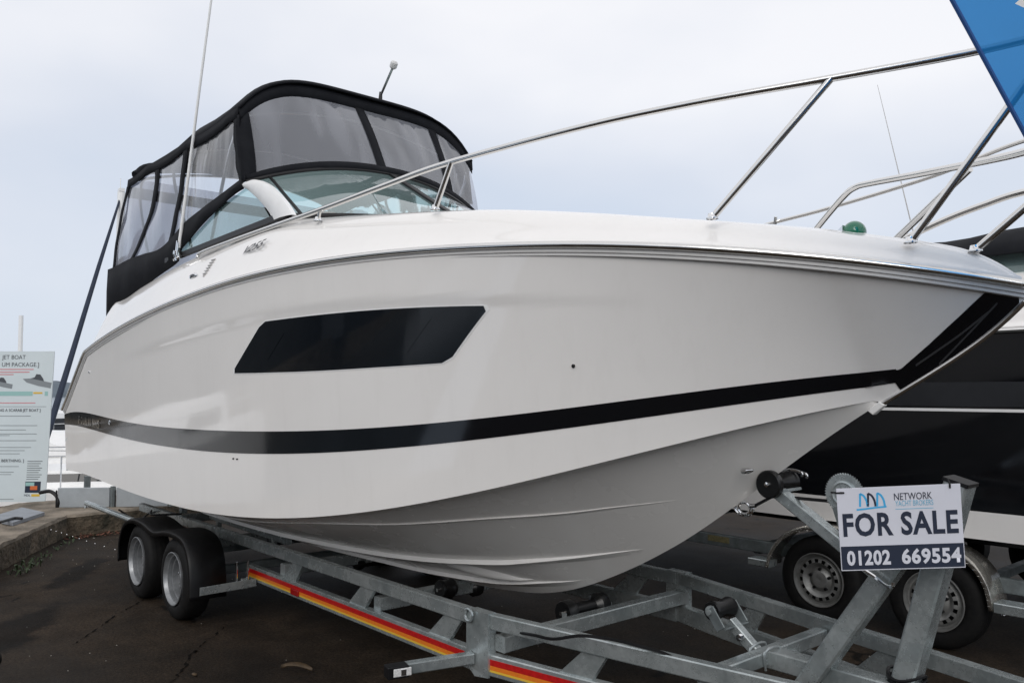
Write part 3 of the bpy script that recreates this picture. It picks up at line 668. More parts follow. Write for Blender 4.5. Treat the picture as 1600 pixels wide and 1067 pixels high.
# canopy hoops inside
for x0, x1 in ((-5.55, -5.95), (-6.75, -6.3), (-7.6, -7.3)):
    m = MB(); m.tube(catmull([(x1, YC-.96, 2.66), (x0, YC-.965, 3.36), (x0, YC-.80, 3.575-(.05 if x0 < -7 else 0)), (x0, YC, 3.70-(.06 if x0 < -7 else 0)), (x0, YC+.80, 3.575-(.05 if x0 < -7 else 0)), (x0, YC+.965, 3.36), (x1, YC+.96, 2.66)], 8), .0125, 8); m.build('canopy_hoop', 'steel', boat)

# ---- bow rail (stainless)
RT = .0145
rail = catmull([(-5.84, YC-1.09, 2.548), (-5.78, YC-1.082, 2.577), (-5.2, YC-1.075, 2.590), (-4.7, YC-1.06, 2.600), (-4.143, YC-1.036, 2.613), (-3.595, YC-.964, 2.657), (-3.16, YC-.878, 2.70), (-2.484, YC-.688, 2.744), (-2.004, YC-.51, 2.768), (-1.517, YC-.289, 2.787), (-1.1, YC-.135, 2.793), (-.80, YC-.09, 2.79), (-.62, YC-.03, 2.78), (-.56, YC+.0, 2.76)], 10)
br = MB(); br.tube(rail, RT, 12); bow_rail = br.build('bow_rail', 'steel', boat)
def stanchion(name, a, b, base=True, r=RT):
    m = MB(); m.tube([a, b], r, 12); o = m.build(name, 'steel', boat)
    if base:
        m = MB(); m.lathe(Vector(a)-V(0, 0, .004), (0, 0, 1), [(0, .024), (.004, .024), (.010, .019), (.022, .0165)], 16); m.build('base_plate', 'chrome', o)
    return o
stanchion('stanchion', (-4.175, YC-1.03, 2.56), (-4.14, YC-1.036, 2.611), r=.010)
stanchion('stanchion', (-3.251, YC-.887, 2.490), (-3.14, YC-.873, 2.70))
stanchion('stanchion', (-1.935, YC-.475, 2.292), (-1.52, YC-.290, 2.786))
stanchion('stanchion', (-1.293, YC-.172, 2.144), (-.80, YC-.12, 2.785))
stanchion('stanchion', (-1.126, YC-.03, 2.107), (-.86, YC-.0, 2.33))
m = MB(); m.tube(catmull([(-2.09, YC+.575, 2.37), (-2.05, YC+.565, 2.41), (-1.87, YC+.475, 2.515), (-1.80, YC+.454, 2.543), (-1.70, YC+.40, 2.535), (-1.4, YC+.23, 2.49), (-1.05, YC+.045, 2.445), (-.9, YC-.05, 2.43)], 10), RT, 12); m.build('port_hand_rail', 'steel', boat)
stanchion('stanchion', (-1.60, YC+.355, 2.24), (-1.193, YC+.13, 2.447))
# bow light, cleat, vents, mast light, aerial
q, _, _ = deck_at(-1.62, .12)
def dome(name, c, col_m):
    m = MB(); m.lathe(c, (0, 0, 1), [(-.03, .052), (-.006, .052), (-.002, .047), (-.0015, .0)], 20); o = m.build(name, 'chrome', boat)
    m = MB(); m.sphere(Vector(c)+V(0, 0, .008), .046, 18, 10, (1, 1, 1)); m.build('lens', col_m, o)
    return o
nl = dome('navigation_light', (-1.577, YC-.02, 2.232), 'green')
m = MB(); m.prism([V(-1.66, YC-.035, 2.225), V(-1.60, YC-.075, 2.225), V(-1.605, YC-.062, 2.268), V(-1.64, YC-.035, 2.255)], (0, .05, 0)); m.build('light_shroud', 'chrome', nl)
q, tg, nr = deck_at(-5.70, .915, off=.004)
m = MB(); m.sphere(q, .06, 18, 8, (1.3, .18, .34)); pc = m.build('pull_up_cleat', 'chrome', boat); m = MB(); m.sphere(q+nr*.008, .042, 14, 6, (1.2, .10, .22)); m.build('cleat_slot', 'badge', pc)
q, tg, nr = deck_at(-5.46, .905, off=.003)
m = MB()
for k in range(6): m.beam(q+tg*(-.045+.022*k)+V(-.032, 0, 0), q+tg*(-.045+.022*k)+V(.032, 0, 0), .011, .008)
m.tube(catmull([q+tg*-.055+V(-.02, 0, 0), q+tg*-.07, q+tg*-.055+V(.02, 0, 0)], 4), .004, 6); m.build('side_emblem', 'gelg', boat)
q, tg, nr = deck_at(-4.90, .905, off=.003)
text_mesh('model_lettering', 'V255', .085, q, (1, 0, .035), tg, 'badge', boat, bold=.018, width=.28, shear=.42, extr=.004)
for k, ch in enumerate('FOURWINNS'):
    X = -8.34+.078*k; zb = st_b(X)+.028
    p0, p1 = top_pt(X, zb, -1, .007), top_pt(X, zb+.07, -1, .007)
    text_mesh('hull_lettering', ch, .098, p0, (1, 0, -.03), p1-p0, 'chrome', boat, bold=.02, width=.058 if ch not in 'I' else .016, extr=.003)
for X, z, r in ((-7.976, 1.775, .012), (-7.36, 1.346, .020), (-2.489, 1.71, .008), (-4.86, 1.20, .005), (-4.81, 1.20, .005)):
    p = top_pt(X, z, -1, .0); m = MB(); m.lathe(p, (0, -1, 0), [(0, r), (.006, r), (.009, r*.7), (.009, .0)], 14); m.build('hull_fitting', 'chrome' if r > .01 else 'trim', boat)
m = MB(); p = V(-2.02, 3.06, 1.265); m.tube([p, p+V(.03, -.012, .004), p+V(.055, -.008, .008)], [.014, .013, .006], 10); m.build('drain_cover', 'chrome', boat)
# stainless stem band
m = MB(); m.tube([V(X+.006, YC, zk(X)-.004) for X in stations(-1.50, -.99, 20, 1)], .009, 8); m.build('stem_band', 'steel', boat)
m = MB(); m.prism([V(-1.545, YC-.018, 1.525), V(-1.50, YC-.014, 1.562), V(-1.478, YC-.012, 1.548), V(-1.525, YC-.014, 1.508)], (0, .028, 0)); m.build('stem_cap', 'gelb', boat, bev=.004)
# bow eye
m = MB(); c = V(-2.135, YC, 1.083); m.tube([c+V(math.cos(a)*.045+.01, 0, -math.sin(a)*.03) for a in [math.pi*k/10-.5 for k in range(13)]], .008, 8); m.build('bow_eye', 'chrome', boat)
# mast light on the canopy
ml = MB(); ml.lathe((-5.52, YC+.2, 3.855), (.1, 0, 1), [(0, .03), (.03, .028), (.05, .016), (.11, .012)], 12); mlo = ml.build('light_foot', 'trim', boat)
m = MB(); m.tube([(-5.51, YC+.2, 3.94), (-5.34, YC+.2, 4.11)], .010, 8); m.build('light_pole', 'steel', mlo)
m = MB(); m.lathe((-5.34, YC+.2, 4.11), (.6, 0, .8), [(-.01, .014), (.0, .027), (.012, .03), (.04, .03), (.054, .018), (.056, 0)], 14); m.build('white_lens', 'lampw', mlo)
# VHF whip with its folding mount
ab = V(-6.39, YC-1.03, 2.61)
am = MB(); am.lathe(ab, (0, -.5, 1), [(0, .045), (.015, .045), (.02, .03), (.05, .026)], 14); am.beam(ab+V(-.03, 0, .03), ab+V(.0, 0, .14), .04, .03); am.tube([ab+V(-.03, -.03, .05), ab+V(-.03, .03, .05)], .02, 8); am.tube([ab+V(.03, -.03, .02), ab+V(.035, -.02, .12)], .006, 6); amo = am.build('aerial_mount', 'chrome', boat)
m = MB(); m.tube([ab+V(-.005, 0, .09), ab+V(.04, 0, .24), ab+V(.32, .0, 1.15), ab+V(.62, .0, 2.1), ab+V(.80, 0, 2.7)], [.015, .013, .0105, .008, .006], 8); m.build('aerial_whip', 'whip', amo)

# ------------------------------------------------------------------ wheel maker (own axis along -Y = outboard)
def make_wheel(parent, c, r, rimr, wd, style):
    """tyre + rim; outer face towards -Y at c.y"""
    c = Vector(c); yo = V(0, -1, 0); h = wd
    t = MB(); t.lathe(c, yo, [(-h*.96, rimr*.97), (-h, rimr*1.12), (-h*.98, r*.86), (-h*.90, r*.96), (-h*.78, r), (-h*.22, r), (-h*.10, r*.965), (-h*.03, r*.88), (0, rimr*1.22), (-.006, rimr*1.08), (-.018, rimr*1.0), (-.03, rimr*.95)], 44)
    ty = t.build('tyre', 'rubber', parent, ang=50)
    g_ = MB()
    for k in range(3):
        d = -h*(.34+.16*k); g_.lathe(c, yo, [(d-.006, r*1.002), (d, r*1.004), (d+.006, r*1.002)], 44)
    g_.build('tread_rib', 'rubber', ty)
    m_ = MB()
    if style == 'near':
        m_.lathe(c, yo, [(-.028, rimr*1.0), (.002, rimr*1.03), (.004, rimr*1.0), (-.012, rimr*.965), (-.022, rimr*.93), (-.024, rimr*.88), (-.052, rimr*.87), (-.054, rimr*.80), (-.046, rimr*.79), (-.048, rimr*.745), (-.088, rimr*.73), (-.098, rimr*.60), (-.082, rimr*.54), (-.09, rimr*.44), (-.08, rimr*.40), (-.08, rimr*.20), (-.08, 0)], 40)
        rim = m_.build('rim', 'rim', parent, ang=30)
        for k in range(8):
            a = 2*math.pi*k/8+.15; u_ = V(math.cos(a), 0, math.sin(a)); v_ = V(-math.sin(a), 0, math.cos(a)); q = c+u_*rimr*.665+yo*-.0925
            m_ = MB(); m_.prism([q+u_*(.016*math.cos(b))+v_*(.026*math.sin(b)) for b in [2*math.pi*j/10 for j in range(10)]], yo*.006); m_.build('vent_slot', 'trim', rim, smooth=False)
        m_ = MB(); m_.lathe(c, yo, [(-.08, rimr*.20), (-.055, rimr*.18), (-.048, rimr*.14), (-.046, 0)], 20); m_.build('hub_cap', 'rim', rim)
        for k in range(5):
            a = 2*math.pi*k/5+.3; q = c+V(math.cos(a), 0, math.sin(a))*rimr*.34; m_ = MB(); m_.lathe(q, yo, [(-.09, .013), (-.062, .012), (-.058, 0)], 6); m_.build('wheel_nut', 'chrome', rim, ang=20)
    else:
        # steel disc with a ring of real oval-ish openings
        n = 64; pr = [(-.028, 1.0), (.002, 1.03), (.003, 1.0), (-.014, .97), (-.03, .93), (-.034, .88), (-.022, .83), (-.012, .79), (-.008, .66), (-.014, .62), (-.03, .55), (-.038, .46), (-.030, .36), (-.018, .31), (-.014, .20), (-.02, 0)]
        vs = [c+yo*hh+V(math.cos(2*math.pi*k/n), 0, math.sin(2*math.pi*k/n))*max(q*rimr, .001) for hh, q in pr for k in range(n)]
        fs = []
        for i in range(len(pr)-1):
            for k in range(n):
                if i == 7 and k % 4 in (0, 1): continue
                fs.append((i*n+k, i*n+(k+1) % n, (i+1)*n+(k+1) % n, (i+1)*n+k))
        m_.add(vs, fs); rim = m_.build('rim', 'rimd', parent, ang=30)
        m_ = MB(); m_.lathe(c, yo, [(-.06, rimr*.95), (-.06, 0)], 24); m_.build('brake_drum', 'trim', rim)
        for k in range(5):
            a = 2*math.pi*k/5+.3; q = c+V(math.cos(a), 0, math.sin(a))*rimr*.40; m_ = MB(); m_.lathe(q, yo, [(-.04, .012), (-.018, .011), (-.016, 0)], 6); m_.build('wheel_nut', 'trim', rim, ang=20)

# ------------------------------------------------------------------ near trailer
TC = 3.245
trailer = thing('boat_trailer', 'galvanised twin axle boat trailer under the white cruiser with red and orange side tape', 'trailer', (-4.8, TC, 0))
def gb(name, a, b, wd, ht, upv=(0, 0, 1), m='galv', parent=trailer, bev=.005, **k):
    q = MB(); q.beam(a, b, wd, ht, upv, bev); return q.build(name, m, parent, ang=30, **k)
JN, JF = -3.13, -3.06
for sg in (-1, 1):
    J = JN if sg < 0 else JF; y = TC+sg*.705
    gb('upper_rail', (-8.25, y, .515), (J, y, .515), .05, .07)
    lr = gb('lower_rail', (-5.80, y, .315), (J, y, .315), .05, .10)
    # front A-frame
    e0 = V(J+.03, y, .518); e1 = V(-.35, TC+sg*.13, .470)
    gb('upper_rail', e0, e1, .05, .07)
    l0 = V(J+.03, y, .318); l1 = V(-.9, TC+sg*.245, .290)
    fr_l = gb('lower_rail', l0, l1, .05, .10)
    # joint plate
    m = MB(); yy = y+sg*.03; m.prism([V(J-.075, yy, .556), V(J+.075, yy-sg*.012, .556), V(J+.075, yy-sg*.012, .262), V(J-.01, yy, .255), V(J-.075, yy, .30)], (0, sg*.012, 0)); m.build('joint_plate', 'galv', trailer, smooth=False)
    m = MB(); m.box((J+.0, y, .415), (.14, .045, .28)); m.build('joint_post', 'galv', trailer, smooth=False)
    # gussets between the rails
    for X in (-5.10, -4.23, -3.42):
        m = MB(); m.prism([V(X-.14, y+sg*.012, .362), V(X+.04, y+sg*.012, .362), V(X+.14, y+sg*.012, .484), V(X+.0, y+sg*.012, .484)], (0, -sg*.02, 0)); m.build('gusset', 'galv', trailer, smooth=False)
    for t in (.24, .6):
        c = l0.lerp(l1, t); d = (l1-l0).normalized(); m = MB(); z1 = e0.lerp(e1, t*.8).z-.03
        m.prism([c+d*-.12+V(0, sg*.01, .045), c+d*.05+V(0, sg*.01, .045), V((c+d*.13).x, (c+d*.13).y+sg*.01, z1), V((c+d*.01).x, (c+d*.01).y+sg*.01, z1)], (0, -sg*.02, 0)); m.build('gusset', 'galv', trailer, smooth=False)
    if sg < 0:
        # conspicuity tape: red over orange, with a yellow line
        for nm, mt, z0, z1 in (('red_tape', 'red', .317, .345), ('orange_tape', 'orange', .297, .317), ('yellow_tape', 'yellow', .287, .297)):
            m = MB(); m.prism([V(-5.77, y-.0255, z0), V(-3.24, y-.0255, z0), V(-3.24, y-.0255, z1), V(-5.77, y-.0255, z1)], (0, -.0015, 0)); m.build(nm, mt, lr, smooth=False)
            d = (l1-l0).normalized(); nn = d.cross(V(0, 0, 1)).normalized(); nn = nn if nn.y < 0 else -nn; a = l0+d*.02+nn*.0255; b = l0+d*1.2+nn*.0255; dz = V(0, 0, 1)
            m = MB(); m.prism([a+dz*(z0-.315), b+dz*(z0-.315), b+dz*(z1-.315), a+dz*(z1-.315)], nn*.0015); m.build(nm, mt, fr_l, smooth=False)
        m = MB(); m.box((-5.02, y-.033, .305), (.10, .018, .036)); mk = m.build('marker_lamp', 'redlamp', trailer, smooth=False, bev=.004)
        # eye bolt and bolts on the joint plate
        m = MB(); c = V(J-.045, y-.052, .535); m.tube([c+V(math.cos(a)*.028, 0, math.sin(a)*.028) for a in [2*math.pi*k/20 for k in range(21)]], .008, 8); m.build('eye_bolt', 'galv', trailer)
        m = MB(); m.lathe((J-.045, y-.042, .345), (0, -1, 0), [(0, .026), (.005, .026), (.006, .015), (.014, .015), (.015, 0)], 6); m.build('bolt', 'galv', trailer, ang=20)
        gb('lamp_arm', (J-.03, y-.04, .335), (J-.13, y-.42, .335), .05, .05)
        m = MB(); m.box((J-.112, y-.415, .335), (.065, .10, .055), Matrix.Rotation(-.26, 3, 'Z')); lm = m.build('lamp_housing', 'trim', trailer, smooth=False, bev=.004)
        m = MB(); m.box((J-.078, y-.405, .335), (.010, .085, .036), Matrix.Rotation(-.26, 3, 'Z')); m.build('white_lens', 'lampw', lm, smooth=False, bev=.003)
        m = MB(); m.box((J-.072, y-.403, .335), (.008, .024, .026), Matrix.Rotation(-.26, 3, 'Z')); m.build('bulb', 'chrome', lm, smooth=False)
# cross members
for X, z in ((-3.02, .42), (-4.1, .40), (-5.3, .40), (-6.6, .40), (-7.9, .42)):
    gb('cross_member', (X, TC-.69, z), (X, TC+.69, z), .07, .075)
    
xm = -2.03
gb('cross_member', (xm, TC-.47, .462), (xm, TC+.45, .462), .06, .06)
gb('drawbar', (-2.05, TC, .455), (-.2, TC, .440), .09, .075)
m = MB(); m.lathe((-2.02, TC+.16, .44), (.7, -.7, 0), [(0, .028), (.07, .028), (.071, .017), (0, .017)], 16); m.build('tube_stub', 'galv', trailer)
# rollers
def hourglass(name, c, hl, r0, r1, ax=(0, 1, 0), parent=trailer):
    m = MB(); ax = Vector(ax).normalized(); m.lathe(c, ax, [(-hl, .012), (-hl, r0*.92), (-hl+.012, r0), (-hl*.62, r0*.99), (-hl*.45, r1), (hl*.45, r1), (hl*.62, r0*.99), (hl-.012, r0), (hl, r0*.92), (hl, .012)], 24)
    o = m.build(name, 'roller', parent, ang=40)
    m = MB(); m.lathe(c, ax, [(-hl-.016, 0), (-hl-.016, .011), (hl+.016, .011), (hl+.016, 0)], 10); m.build('spindle', 'steel', o)
    return o
hourglass('keel_roller', (-3.115, TC-.03, .455), .155, .062, .036)
for sg in (-1, 1):
    m = MB(); m.box((-3.085, TC-.03+sg*.172, .425), (.03, .006, .08)); m.build('roller_bracket', 'galv', trailer, smooth=False)
hourglass('keel_roller', (-4.1, TC-.1, .385), .15, .055, .032)
for y in (TC-.28, TC+.22):
    hourglass('keel_roller', (-4.0, y, .44), .05, .055, .05)
for X in (-5.3, -6.6):
    hourglass('keel_roller', (X, TC, .36), .13, .045, .03)
# front cushion roller on its angled post
rp_ = MB(); rp_.beam((-2.03, TC-.03, .44), (-2.20, TC-.03, .575), .045, .045, (0, 1, 0)); rp_.build('roller_post', 'galv', trailer)
m = MB(); m.lathe((-2.25, TC-.03, .62), (0, 1, 0), [(-.075, .014), (-.075, .040), (-.06, .045), (0, .034), (.06, .045), (.075, .040), (.075, .014)], 22); ro = m.build('front_roller', 'roller', trailer, ang=45)
m = MB(); m.lathe((-2.25, TC-.03, .62), (0, -1, 0), [(.07, .028), (.085, .026), (.087, .014), (.10, .013), (.101, 0)], 12); m.build('end_washer', 'galv', ro)
for sg in (-1, 1):
    m = MB(); m.beam((-2.25, TC-.03+sg*.088, .635), (-2.19, TC-.03+sg*.088, .555), .05, .008, (0, 1, 0)); m.build('roller_bracket', 'galvd', trailer)
m = MB(); m.beam((-2.19, TC-.115, .560), (-2.19, TC+.06, .560), .05, .008); m.build('roller_bracket', 'galvd', trailer)
m = MB(); m.lathe((-2.13, TC-.055, .525), (0, -1, 0), [(0, .016), (.02, .015), (.021, 0)], 8); m.build('bolt', 'chrome', trailer)
for dx in (-.035, .035):
    m = MB(); m.tube(catmull([(xm+dx, TC-.08, .42), (xm+dx, TC-.085, .497), (xm+dx, TC+.03, .500), (xm+dx, TC+.035, .42)], 4), .0055, 6); m.build('u_bolt', 'galv', trailer)
# bunk beams under the hull and their brackets
for sg in (-1, 1):
    gb('bunk_beam', (-7.05, TC+sg*.50, .545), (-5.60, TC+sg*.50, .525), .045, .05)
    for X in (-6.9, -5.85): gb('bunk_post', (X, TC+sg*.5, .40), (X, TC+sg*.5, .53), .04, .04, (1, 0, 0))
    m = MB(); m.box((-7.4, TC+sg*.62, .63), (.06, .05, .18)); m.build('stern_bracket', 'galv', trailer, smooth=False)
# winch stand
def leg(a, b): return gb('winch_post_leg', a, b, .080, .080, (0, 1, 0), m='galv', bev=.008)
lt = V(-1.225, TC-.045, 1.275)
leg((-1.86, TC-.045, .345), V(-1.33, TC-.045, 1.13)); gb('winch_post_leg', (-1.485, TC+.03, .38), (-1.236, TC+.03, 1.262), .085, .10, (0, 1, 0), bev=.008)
dl = V(.249, 0, .882).normalized(); lt = V(-1.236, TC+.03, 1.262); m = MB(); m.beam(lt, lt+dl*.014, .092, .108, (0, 1, 0)); m.build('end_cap', 'trim', trailer)
gb('bow_arm', (-1.945, TC-.025, 1.165), (-1.52, TC-.025, .890), .050, .058, (0, 1, 0))
m = MB(); m.tube(catmull([(-1.545, 3.12, .925), (-1.50, 3.13, .90), (-1.454, 3.13, .873), (-1.43, 3.13, .876), (-1.428, 3.13, .890)], 4), .007, 6); m.build('hook', 'chrome', trailer)
# bow roller: two black discs with a V between
bc0 = V(-1.965, TC-.035, 1.205)
m = MB(); m.lathe(bc0, (0, 1, 0), [(-.055, 0), (-.055, .054), (-.048, .060), (-.026, .060), (-.018, .050), (-.012, .026), (.05, .024), (.09, .044), (.125, .050), (.13, .046), (.13, 0)], 28); bro = m.build('bow_roller', 'roller', trailer, ang=40)
m = MB(); m.lathe(bc0, (0, -1, 0), [(.05, .012), (.064, .011), (.066, 0)], 8); m.build('spindle', 'chrome', bro)
for y0, z0 in ((.06, .055), (.10, .045)):
    m = MB(); m.tube(catmull([bc0+V(-.03, y0, z0), bc0+V(.04, y0+.02, z0+.002), bc0+V(.075, y0+.03, z0-.008), bc0+V(.078, y0+.03, z0-.025)], 4), .006, 6); m.build('roller_yoke', 'chrome', trailer)
m = MB(); m.beam(bc0+V(-.01, .06, -.045), bc0+V(.05, .06, -.025), .15, .012); m.build('roller_plate', 'galv', trailer)
# winch: toothed wheel, drum, frame, strap and shackle
wc = V(-1.655, TC-.03, 1.190)
m = MB(); pr = []
for k in range(96):
    a = 2*math.pi*k/96; r_ = .083 if k % 2 else .076; pr.append(wc+V(math.cos(a)*r_, -.0, math.sin(a)*r_))
m.prism(pr, (0, .008, 0)); wg = m.build('winch_gear', 'galv', trailer, smooth=False)
m = MB(); m.lathe(wc, (0, -1, 0), [(.0, .055), (.008, .052), (.010, .045), (.004, .040), (.004, .02), (.016, .018), (.017, 0)], 24); m.build('gear_boss', 'galv', wg)
m = MB(); m.lathe(wc, (0, 1, 0), [(.01, .035), (.09, .035)], 20); m.build('winch_drum', 'galv', trailer)
m = MB(); m.prism([wc+V(-.045, -.012, -.06), wc+V(.05, -.012, -.02), wc+V(.10, -.012, -.16), wc+V(-.01, -.012, -.17)], (0, .006, 0)); m.prism([wc+V(-.045, .10, -.06), wc+V(.05, .10, -.02), wc+V(.10, .10, -.16), wc+V(-.01, .10, -.17)], (0, .006, 0)); m.build('winch_frame', 'galvd', trailer, smooth=False)
m = MB(); e0 = V(-2.085, TC-.04, 1.098); m.tube([wc+V(-.02, .04, -.04), V(-1.98, TC-.02, 1.150), e0+V(.03, 0, .006)], .007, 6); m.build('winch_strap', 'trim', trailer)
m = MB(); m.tube([e0+V(.03, 0, .005), e0], .009, 8); m.tube([e0+V(-.028+math.cos(a)*.03, 0, -.012+math.sin(a)*.026) for a in [2*math.pi*k/18 for k in range(19)]], .007, 8); m.build('shackle', 'chrome', trailer)
# wheels and mudguards
AX = (-6.03, -6.84)
for X in AX:
    wh = MB()
    make_wheel(trailer, (X, 2.075, .285), .285, .180, .19, 'near')
gb('axle', (AX[0], 2.2, .30), (AX[0], 4.3, .30), .06, .06, m='galvd'); gb('axle', (AX[1], 2.2, .30), (AX[1], 4.3, .30), .06, .06, m='galvd')
for X in AX:
    m = MB(); m.lathe((X, 4.41, .285), (0, -1, 0), [(.0, .17), (0, .25), (.03, .28), (.16, .28), (.19, .25), (.19, .17)], 32); m.build('tyre', 'rubber', trailer)
gp = catmull([(-7.22+(x+7.02)*1.065, 0, z) for x, _, z in [(-7.02, 0, .235), (-7.02, 0, .36), (-6.97, 0, .48), (-6.86, 0, .570), (-6.68, 0, .612), (-6.48, 0, .610), (-6.23, 0, .575), (-6.0, 0, .608), (-5.80, 0, .615), (-5.64, 0, .585), (-5.54, 0, .49), (-5.50, 0, .36), (-5.49, 0, .215)]], 5)
def guard(y0, y1, path, lip, m_, parent, name='mudguard', lip_m=None):
    m = MB(); s_ = 1 if y1 > y0 else -1
    m.grid([[V(p.x, y0, p.z-lip), V(p.x, y0, p.z-.010), V(p.x, y0+s_*.012, p.z), V(p.x, y1, p.z)] for p in path])
    return m.build(name, m_, parent, solid=.006, ang=45)
def inward(path, lip):   # lip hangs towards the wheel centre line
    o = []
    for i, p in enumerate(path):
        a = path[max(i-1, 0)]; c = path[min(i+1, len(path)-1)]; t = (c-a).normalized(); o.append(p+V(t.z, 0, -t.x)*lip)
    return o
def guard2(y0, y1, path, lip, m_, parent):
    q = inward(path, lip); q2 = inward(path, .008); s_ = 1 if y1 > y0 else -1; m = MB()
    m.grid([[V(b.x, y0, b.z), V(c.x, y0-s_*.0, c.z), V(a.x, y0+s_*.014, a.z), V(a.x, y1, a.z)] for a, b, c in zip(path, q, q2)])
    return m.build('mudguard', m_, parent, solid=.006, ang=45)
guard2(2.045, 2.285, gp, .035, 'plastic', trailer); guard2(4.44, 4.20, gp, .035, 'plastic', trailer)
m = MB(); m.grid([[V(p.x, 2.284, p.z), V(p.x, 2.284, max(p.z-.12, .2))] for p in gp]); m.build('mudguard_back', 'plastic', trailer)
gb('guard_bracket', (-5.575, 2.10, .272), (-5.60, 2.50, .272), .008, .055)
for y in (2.36, 2.44):
    m = MB(); m.tube([(-5.60, y, .24), (-5.60, y, .43)], .008, 8); m.build('guard_pin', 'chrome', trailer)
gb('guard_bracket', (-5.61, 2.42, .24), (-5.61, 2.42, .31), .05, .02, (1, 0, 0))
m = MB(); m.tube([(-8.62, 2.15, .548), (-7.0, 2.15, .548)], .024, 12); m.tube([(-8.62, 2.15, .548), (-8.62, 2.14, .50)], .01, 6); m.build('lamp_board_tube', 'galv', trailer)
# cables
m = MB(); m.tube(catmull([(-3.05, 2.60, .47), (-2.78, 2.545, .515), (-2.64, 2.535, .530), (-2.52, 2.57, .563), (-2.42, 2.62, .566), (-2.3, 2.66, .560), (-2.15, 2.73, .53), (-2.05, 2.78, .45)], 8), .007, 6); m.build('wiring_cable', 'trim', trailer)
m = MB(); m.tube(catmull([(-8.3, 2.35, .50), (-8.1, 2.45, .42), (-7.9, 2.5, .50), (-7.6, 2.42, .56), (-7.2, 2.3, .58), (-6.95, 2.45, .60)], 8), .009, 6); m.build('wiring_cable', 'trim', trailer)
m = MB()
for k in range(3):
    c = V(-1.452, TC+.03, .475+.02*k); m.tube([c+V(math.cos(a)*.068, math.sin(a)*.062, .012*math.sin(a*2+k)) for a in [2*math.pi*j/20 for j in range(21)]], .007, 6)
m.build('wiring_cable', 'trim', trailer)

# ------------------------------------------------------------------ for sale sign, tied to the winch stand
sv = dict(c=V(-1.344, 3.013, 1.115), yaw=.715, pit=.08, rol=.060, w=.421, h=.298)
r0 = V(math.cos(sv['yaw']), math.sin(sv['yaw']), 0); n0 = V(math.sin(sv['yaw']), -math.cos(sv['yaw']), 0); u0 = V(0, 0, 1)*math.cos(sv['pit'])+n0*math.sin(sv['pit'])
SR = r0*math.cos(sv['rol'])+u0*math.sin(sv['rol']); SU = -r0*math.sin(sv['rol'])+u0*math.cos(sv['rol']); SN = SR.cross(SU); SN = SN if SN.dot(n0) > 0 else -SN
sign = thing('for_sale_sign', 'white and navy for sale board with phone number, tied to the winch post', 'sign', sv['c'])
def sp(x, y, z=0): return sv['c']+SR*(x*sv['w'])+SU*(y*sv['h'])+SN*z      # x,y in -.5..+.5
m = MB(); m.prism([sp(-.5, -.5, -.002), sp(.5, -.5, -.002), sp(.5, .5, -.002), sp(-.5, .5, -.002)], SN*.004); m.build('panel', 'signw', sign, smooth=False)
m = MB(); m.prism([sp(-.494, -.488, .002), sp(.494, -.488, .002), sp(.494, -.205, .002), sp(-.494, -.205, .002)], SN*.0008); m.build('navy_band', 'navy', sign, smooth=False)
text_mesh('sale_lettering', 'FOR SALE', .112, sp(-.465, -.075, .0025), SR, SU, 'navy', sign, bold=.030, width=.93*.421)
text_mesh('phone_number', '01202', .070, sp(-.45, -.428, .0033), SR, SU, 'signw', sign, bold=.038, width=.355*.421)
text_mesh('phone_number', '669554', .070, sp(-.005, -.425, .0033), SR, SU, 'signw', sign, bold=.038, width=.475*.421)
text_mesh('company_name', 'NETWORK', .036, sp(-.035, .335, .0025), SR, SU, 'navy', sign, bold=.004, width=.305*.421)
text_mesh('company_name', 'YACHT BROKERS', .028, sp(-.028, .262, .0025), SR, SU, 'lightblue', sign, bold=0, width=.305*.421)
m = MB(); m.prism([sp(-.03, .222, .002), sp(.275, .222, .002), sp(.275, .229, .002), sp(-.03, .229, .002)], SN*.0006); m.build('tagline', 'lightblue', sign, smooth=False)
def stroke(name, pts, wd, mt):
    P = catmull([(x, y, 0) for x, y in pts], 6); m = MB(); rows = []
    for i, p in enumerate(P):
        a, c = P[max(i-1, 0)], P[min(i+1, len(P)-1)]; d = (c-a); d = V(d.x*sv['w'], d.y*sv['h'], 0).normalized(); nx, ny = -d.y*wd, d.x*wd
        rows.append([sp(p.x, p.y, .0026)+SR*nx+SU*ny, sp(p.x, p.y, .0026)-SR*nx-SU*ny])
    m.grid(rows); m.build(name, mt, sign, smooth=False)
for x0, mt in ((-.315, 'cyan'), (-.25, 'navy'), (-.175, 'cyan')):
    stroke('logo', [(x0, .27), (x0+.004, .36), (x0+.006, .43)], .0036, mt)
    stroke('logo', [(x0+.006, .43), (x0+.035, .40), (x0+.055, .34), (x0+.062, .27)], .0036, mt)
stroke('logo', [(-.345, .235), (-.28, .242), (-.2, .253), (-.10, .262)], .0032, 'cyan')
for x, y, a in ((-.47, .45, 0), (.415, .455, 1)):
    m = MB(); d = SU if a else SR; m.tube([sp(x, y, .004)-d*(.0 if a else .02), sp(x, y, .006)+d*.012, sp(x, y, -.01)+d*(.03 if a else -.03)], .0032, 6); m.build('cable_tie', 'trim', sign)

